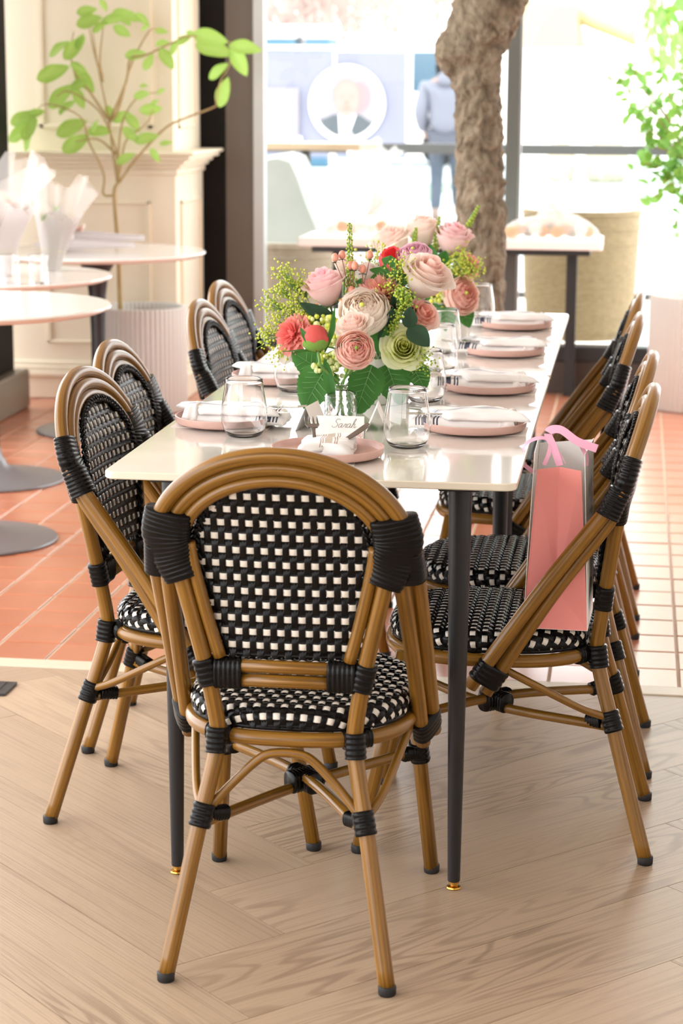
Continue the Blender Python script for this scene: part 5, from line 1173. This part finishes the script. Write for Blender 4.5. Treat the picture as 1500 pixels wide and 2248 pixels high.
mb = MB(); lathe(mb, [(.03, .01), (.03, .70)], 16); part('pedestal', mb, 'white', t, auto=40); mb = MB(); lathe(mb, [(.0005, 0), (.16, 0), (.15, .012), (.03, .03)], 32); part('base_disc', mb, 'white', t, auto=40)
wrapped_bouquet('white cellophane bouquet on the round terrace table', (-1.66, 12.42, .725), (.3, 0, 1), .34, .12, 130, ['p_white', 'p_cream'])
t = thing('bar_table', 'bar-height table with tan wooden top, by the terrace railing', 'table', (-1.86, 11.8, -.01))
mb = MB(); prism(mb, [(-.40, -.15), (.33, -.15), (.40, .1), (.33, .15), (-.40, .15)], 1.045, 1.085, .004); part('tabletop', mb, 'tan_top', t, False)
mb = MB(); tube(mb, [(0, .0, .02), (0, 0, 1.04)], .03, 12); part('post', mb, 'frame_dark', t, auto=40); mb = MB(); lathe(mb, [(.0005, 0), (.2, 0), (.2, .012), (.03, .025)], 28); part('base_disc', mb, 'frame_dark', t, auto=40)
# railing
t = thing('terrace_railing', 'dark metal terrace railing with clear glass panels', 'railing', (-.5, 13.5, -.01))
mb = MB(); box(mb, -3.2, 3, -.03, .03, .975, 1.04, b=.004); part('top_rail', mb, 'rail', t, False)
mb = MB(); box(mb, -3.2, 3, -.015, .015, .06, .10, b=.003); part('bottom_rail', mb, 'rail', t, False)
for x in (-3.0, -1.45, .95, 2.5):
    mb = MB(); box(mb, x-.02, x+.02, -.02, .02, 0, .975, b=.002); part('post', mb, 'white', t, False)
for x0, x1 in ((-2.96, -1.49), (-1.41, .91), (.99, 2.46)):
    mb = MB(); box(mb, x0, x1, -.004, .004, .12, .96); part('glass_panel', mb, 'pane_blue', t, False)
# pale pier, low ledge, lawn
mb = MB(); box(mb, -.03, .10, 14.2, 14.5, -.3, 5, b=.01); o = tag(part('white_pier', mb, 'white', None, False), 'slim white pier rising behind the terrace railing', 'pier')
mb = MB(); box(mb, -1.2, 6, 19.5, 20.2, -.3, .22, b=.02); o = tag(part('stone_ledge', mb, 'white', None, False), 'low white stone ledge beyond the terrace railing', 'ledge')
for k, (x0, x1) in enumerate(((-4.55, -4.0), (-3.0, -2.55), (-.85, -.3))):
    mb = MB(); box(mb, x0, x1, 26, 30.5, -.05, .01, b=.004); struct('lawn' if not k else 'lawn_%d' % k, mb, 'lawn')
# banner fence
t = thing('banner_fence', 'construction fence hung with a pale blue printed banner', 'fence', (-4.6, 32, 0))
for x0, x1, m in ((-1.6, -.02, 'banner'), (.02, 1.1, 'banner')):
    mb = MB(); nx = 16; vs, fs = [], []
    for i in range(nx+1):
        x = x0+(x1-x0)*i/nx
        for z in (.3, 1.9): vs.append((x, .03*math.sin(9*x)*(.4+z*.4), z))
    for i in range(nx): fs.append((2*i, 2*i+2, 2*i+3, 2*i+1))
    mb.add(vs, fs); part('banner', mb, m, t)
mb = MB(); box(mb, -1.5, -.55, -.05, -.045, .62, 1.35); part('pale_block', mb, 'banner_pale', t, False); mb = MB(); box(mb, -1.55, -.5, -.052, -.044, .5, .62); part('white_strip', mb, 'white', t, False)
for x in (-1.62, 0, 1.12): mb = MB(); tube(mb, [(x, .05, 0), (x, .05, 1.98)], .035, 10); part('post', mb, 'white', t)
mb = MB(); tube(mb, [(-1.62, .05, 1.95), (1.12, .05, 1.95)], .03, 8); part('top_tube', mb, 'white', t)
def disc(mb, cx, cz, rx, rz, y, n=40, mi=0, a0=0, a1=2*PI, X=None): 
    P = [(cx+rx*math.cos(a0+(a1-a0)*k/n), y, cz+rz*math.sin(a0+(a1-a0)*k/n)) for k in range(n)]; mb.add(P, [tuple(range(n))], mi, None, X)
pcx, pcz, pr = .20, 1.12, .58
mb = MB(); disc(mb, pcx, pcz, pr, pr, -.06, 56); po = part('portrait_roundel', mb, 'white', t, False, label='round printed portrait of a smiling man in a suit, white ring')
mb = MB(); disc(mb, pcx, pcz, pr*.87, pr*.87, -.063, 48); part('portrait_ground', mb, 'banner_pale', po, False)
mb = MB(); disc(mb, pcx+.2, pcz+.1, .17, .24, -.065, 24); part('blossom_print', mb, 'rose_print', po, False)
mb = MB(); q = [(-.43, -.25), (-.2, -.16), (.2, -.16), (.40, -.29), (.3, -.40), (.16, -.478), (-.02, -.503), (-.2, -.462), (-.36, -.35)]; mb.add([(pcx+a, -.067, pcz+b) for a, b in q], [tuple(range(len(q)))]); part('suit', mb, 'suit', po, False)
mb = MB(); mb.add([(pcx+a, -.069, pcz+b) for a, b in ((-.12, -.16), (.14, -.16), (.02, -.49), (-.1, -.48))], [(0, 1, 2, 3)]); part('shirt', mb, 'white', po, False)
mb = MB(); disc(mb, pcx-.01, pcz+.13, .215, .25, -.0695, 32); part('hair', mb, 'hair_grey', po, False)
mb = MB(); disc(mb, pcx, pcz+.06, .195, .265, -.072, 36); part('face', mb, 'skin_light', po, False)
mb = MB()
for s in (-1, 1): disc(mb, pcx+s*.075, pcz+.1, .026, .012, -.074, 12)
disc(mb, pcx, pcz+.01, .03, .05, -.0735, 12, 1); disc(mb, pcx, pcz-.075, .085, .022, -.074, 16)
for s in (-1, 1): disc(mb, pcx+s*.075, pcz+.14, .04, .010, -.074, 10, 2)
part('face_print', mb, ['skin', 'skin', 'hair_grey'], po, False, kind='stuff')
# person walking past
t = thing('person', 'person in a grey-blue hooded puffer jacket walking along the street, seen from behind', 'person', (-1.98, 22, -.02))
def skin_body(name, verts, edges, radii, m, root=0, sub=2):
    me = bpy.data.meshes.new(name); me.from_pydata(verts, edges, []); me.materials.append(M[m]); o = link(name, me, t)
    md = o.modifiers.new('skin', 'SKIN'); 
    for i, r in enumerate(radii): me.skin_vertices[0].data[i].radius = (r, r) if not isinstance(r, tuple) else r
    me.skin_vertices[0].data[root].use_root = True; md.use_smooth_shade = True
    s = o.modifiers.new('sub', 'SUBSURF'); s.levels = sub; s.render_levels = sub; return o
bv = [(0, 0, .95), (0, 0, 1.12), (0, 0, 1.32), (0, .01, 1.46), (0, .0, 1.53), (.01, -.01, 1.62), (.01, -.01, 1.70),
      (-.10, 0, .88), (-.10, .08, .48), (-.10, -.06, .08), (-.10, .08, .03), (.10, 0, .88), (.11, .10, .5), (.11, .26, .12), (.11, .38, .07),
      (-.19, 0, 1.40), (-.25, -.06, 1.14), (-.22, .08, .95), (-.21, .12, .87), (.19, 0, 1.40), (.25, .05, 1.14), (.24, .22, 1.0), (.235, .28, .95)]
be = [(0, 1), (1, 2), (2, 3), (3, 4), (4, 5), (5, 6), (0, 7), (7, 8), (8, 9), (9, 10), (0, 11), (11, 12), (12, 13), (13, 14), (3, 15), (15, 16), (16, 17), (17, 18), (3, 19), (19, 20), (20, 21), (21, 22)]
br = [.15, .14, .16, .09, .055, .09, .085, .085, .06, .045, .045, .085, .06, .045, .045, .065, .05, .04, .03, .065, .05, .04, .03]
me = bpy.data.meshes.new('person')
ob = skin_body('body', bv, be, br, 'skin')
jv = [(0, 0, .88), (0, 0, 1.1), (0, 0, 1.32), (0, .01, 1.45), (-.21, 0, 1.40), (-.27, -.06, 1.14), (-.235, .07, .95), (.21, 0, 1.40), (.27, .05, 1.14), (.25, .2, 1.01)]
skin_body('puffer_jacket', jv, [(0, 1), (1, 2), (2, 3), (3, 4), (4, 5), (5, 6), (3, 7), (7, 8), (8, 9)], [.2, .2, .21, .13, .095, .085, .07, .095, .085, .07], 'jacket')
skin_body('hood', [(0, -.11, 1.40), (0, -.13, 1.5), (0, -.08, 1.55)], [(0, 1), (1, 2)], [.1, .1, .08], 'jacket')
skin_body('trousers', [(0, 0, .92), (-.10, 0, .86), (-.10, .08, .48), (-.10, -.05, .12), (.10, 0, .86), (.11, .10, .5), (.11, .25, .15)], [(0, 1), (1, 2), (2, 3), (0, 4), (4, 5), (5, 6)], [.16, .1, .075, .06, .1, .075, .06], 'trouser')
skin_body('hair', [(0, -.02, 1.66), (0, -.03, 1.72), (0, -.06, 1.6)], [(0, 1), (0, 2)], [.11, .085, .09], 'hair_dark')
# vehicles and site beyond the fence
def van(x, y, label, w=2.6, h=2.35, body='white'):
    t = thing('van', label, 'van', (x, y, -.012), 0, None)
    mb = MB(); prism(mb, [(-w/2, .5), (-w/2+.05, .45), (w/2-.3, .45), (w/2, .6), (w/2, 1.2), (w/2-.35, h-.2), (w/2-.6, h), (-w/2+.05, h), (-w/2, h-.1)], -.9, .9, .04, 0, Matrix.Rotation(PI/2, 4, 'X')); part('body', mb, body, t)
    mb = MB(); box(mb, w/2-1.0, w/2-.42, -.915, -.9, 1.3, h-.3, b=.006); part('window', mb, 'dark_glass', t, False)
    for x_ in (-w/2+.5, w/2-.5):
        for s in (-.86, .86): mb = MB(); lathe(mb, [(.0005, -.1), (.3, -.1), (.33, -.05), (.33, .05), (.3, .1), (.0005, .1)], 24, X=Matrix.Translation((x_, s, .33)) @ Matrix.Rotation(PI/2, 4, 'X')); part('wheel', mb, 'rubber', t)
van(-4.1, 38.5, 'white van parked behind the banner fence', 2.2, 2.3); 
t = thing('site_hoarding', 'plain white site hoarding right of the banner fence', 'fence', (-.2, 33, -.012))
for k in range(6): mb = MB(); box(mb, -2.0+k*.9, -1.12+k*.9, -.03, .03, .05, 1.98, b=.01); part('panel', mb, 'white', t, False)
for x, lab in ((-6.3, 'blue site cabin partly hidden by the window frame'), (-5.55, 'small blue site cabin left of the white van')):
    t = thing('site_cabin', lab, 'cabin', (x, 37, -.012)); w = .36 if x < -6 else .22
    mb = MB(); box(mb, -w, w, -.5, .5, 0, 2.2, b=.03); part('body', mb, 'blue_cab', t, False); mb = MB(); box(mb, -w-.04, w+.04, -.55, .55, 2.2, 2.42, b=.03); part('roof', mb, 'white', t, False)
    mb = MB(); box(mb, -w*.4, w*.6, -.515, -.5, 1.8, 2.05); part('window', mb, 'dark_glass', t, False)
t = thing('excavator', 'pale yellow excavator boom and cab beyond the terrace', 'excavator', (-1.2, 38, -.012))
mb = MB(); box(mb, -1.0, 1.2, -.8, .8, .9, 1.7, b=.08); part('body', mb, 'yellow', t, False); mb = MB(); box(mb, -.9, .1, -.7, .5, 1.7, 2.9, b=.1); part('cab', mb, 'yellow', t, False)
mb = MB(); tube(mb, catmull([(.2, 0, 1.7), (.0, 0, 2.6), (.5, 0, 2.5), (1.4, 0, 2.15)], 6), .16, 10); part('boom', mb, 'yellow', t)
for s in (-.7, .7): mb = MB(); prism(mb, rrect(-1.2, 1.2, .0, .7, .3), s-.2, s+.2, .03, 0, Matrix.Rotation(PI/2, 4, 'X')); part('track', mb, 'rubber', t)
def low_shrub(x, y, rx, rz, seed, label):
    from mathutils import noise
    mb = MB(); ball(mb, (0, 0, rz*.45), 1, 0, 36, 18); mb.v = [((p[0]*rx)*(1+.16*noise.noise(V(p)*4+V((seed, 0, 0)))), p[1]*rx*.7*(1+.16*noise.noise(V(p)*5)), max(-.0, (p[2]-rz*.45)*rz*.62*(1+.22*noise.noise(V(p)*5+V((0, seed, 0))))+rz*.42)) for p in mb.v]
    o = tag(part('low_shrub', mb, 'scrub', None), label, 'shrub', 'low shrubs before the hoarding'); o.location = (x, y, -.012)
low_shrub(-1.12, 31.6, .22, .58, 1, 'small rounded beige-green shrub just right of the window mullion, beyond the railing'); low_shrub(-.44, 31.6, .32, .68, 2, 'wider rounded beige-green shrub before the white hoarding, left of the white pier')
# bare trees
def bare_tree(x, y, h, seed, label):
    rr = random.Random(seed); t = thing('bare_tree', label, 'tree', (x, y, -.012), 0, 'bare trees beyond the fence'); mb, mt = MB(), MB()
    def grow(p, d, L, r, dep):
        q = p+d*L; tube(mt if dep > 1 else mb, [p, (p+q)/2+V((rr.uniform(-.05, .05), rr.uniform(-.05, .05), 0))*L, q], [r, r*.85, r*.7], 5 if dep > 1 else 8, caps=False)
        if dep < 6:
            for _ in range(3 if 0 < dep < 4 else 2 if dep else 5): 
                nd = (d+V((rr.uniform(-1, 1), rr.uniform(-1, 1), rr.uniform(-.3, .7)))*.75).normalized(); grow(p.lerp(q, rr.uniform(.6, 1)), nd, L*rr.uniform(.66, .85), r*.62, dep+1)
    grow(V((0, 0, 0)), V((0, 0, 1)), h*.3, .12, 0); part('trunk', mb, 'twig_far', t); part('twigs', mt, 'twig_far', t, kind='stuff')
for (k, y), lab in zip(((-.1756, 40), (-.160, 46), (-.1444, 52), (-.1288, 58), (-.111, 64), (-.0931, 70)), ('bare tree farthest from the trunk, beside the window frame', 'bare pinkish-brown tree above the blue cabins', 'bare tree just right of the blue cabins', 'bare tree above the white van', 'bare tree between the white van and the trunk', 'bare tree beside the trunk, far behind')):
    x = k*y
    bare_tree(x, y, 4.2*y/42, int(-x*10), lab)
# tall green shrub at the right edge
t = thing('tall_shrub', 'tall soft green shrub outside at the top right corner', 'shrub', (.37, 13.0, -.01))
mb = MB(); tube(mb, [(0, 0, 0), (0, 0, 1.2), (.02, 0, 2.6)], .03, 8); part('stem', mb, 'twig', t); rr = random.Random(77); mf = MB()
for k in range(900):
    z = rr.uniform(1.6, 3.0); a = rr.uniform(0, 2*PI); q = .42*math.sqrt(rr.random()); c = V((q*math.cos(a), q*math.sin(a), z)); d = V((rr.uniform(-.5, .5), rr.uniform(-.5, .5), -1)).normalized()
    leaf_blade(mf, c, c+d*.14, .022, (math.cos(a), math.sin(a), .2), 0, .1, nt=4, ns=2)
part('foliage', mf, 'hedge', t, kind='stuff')
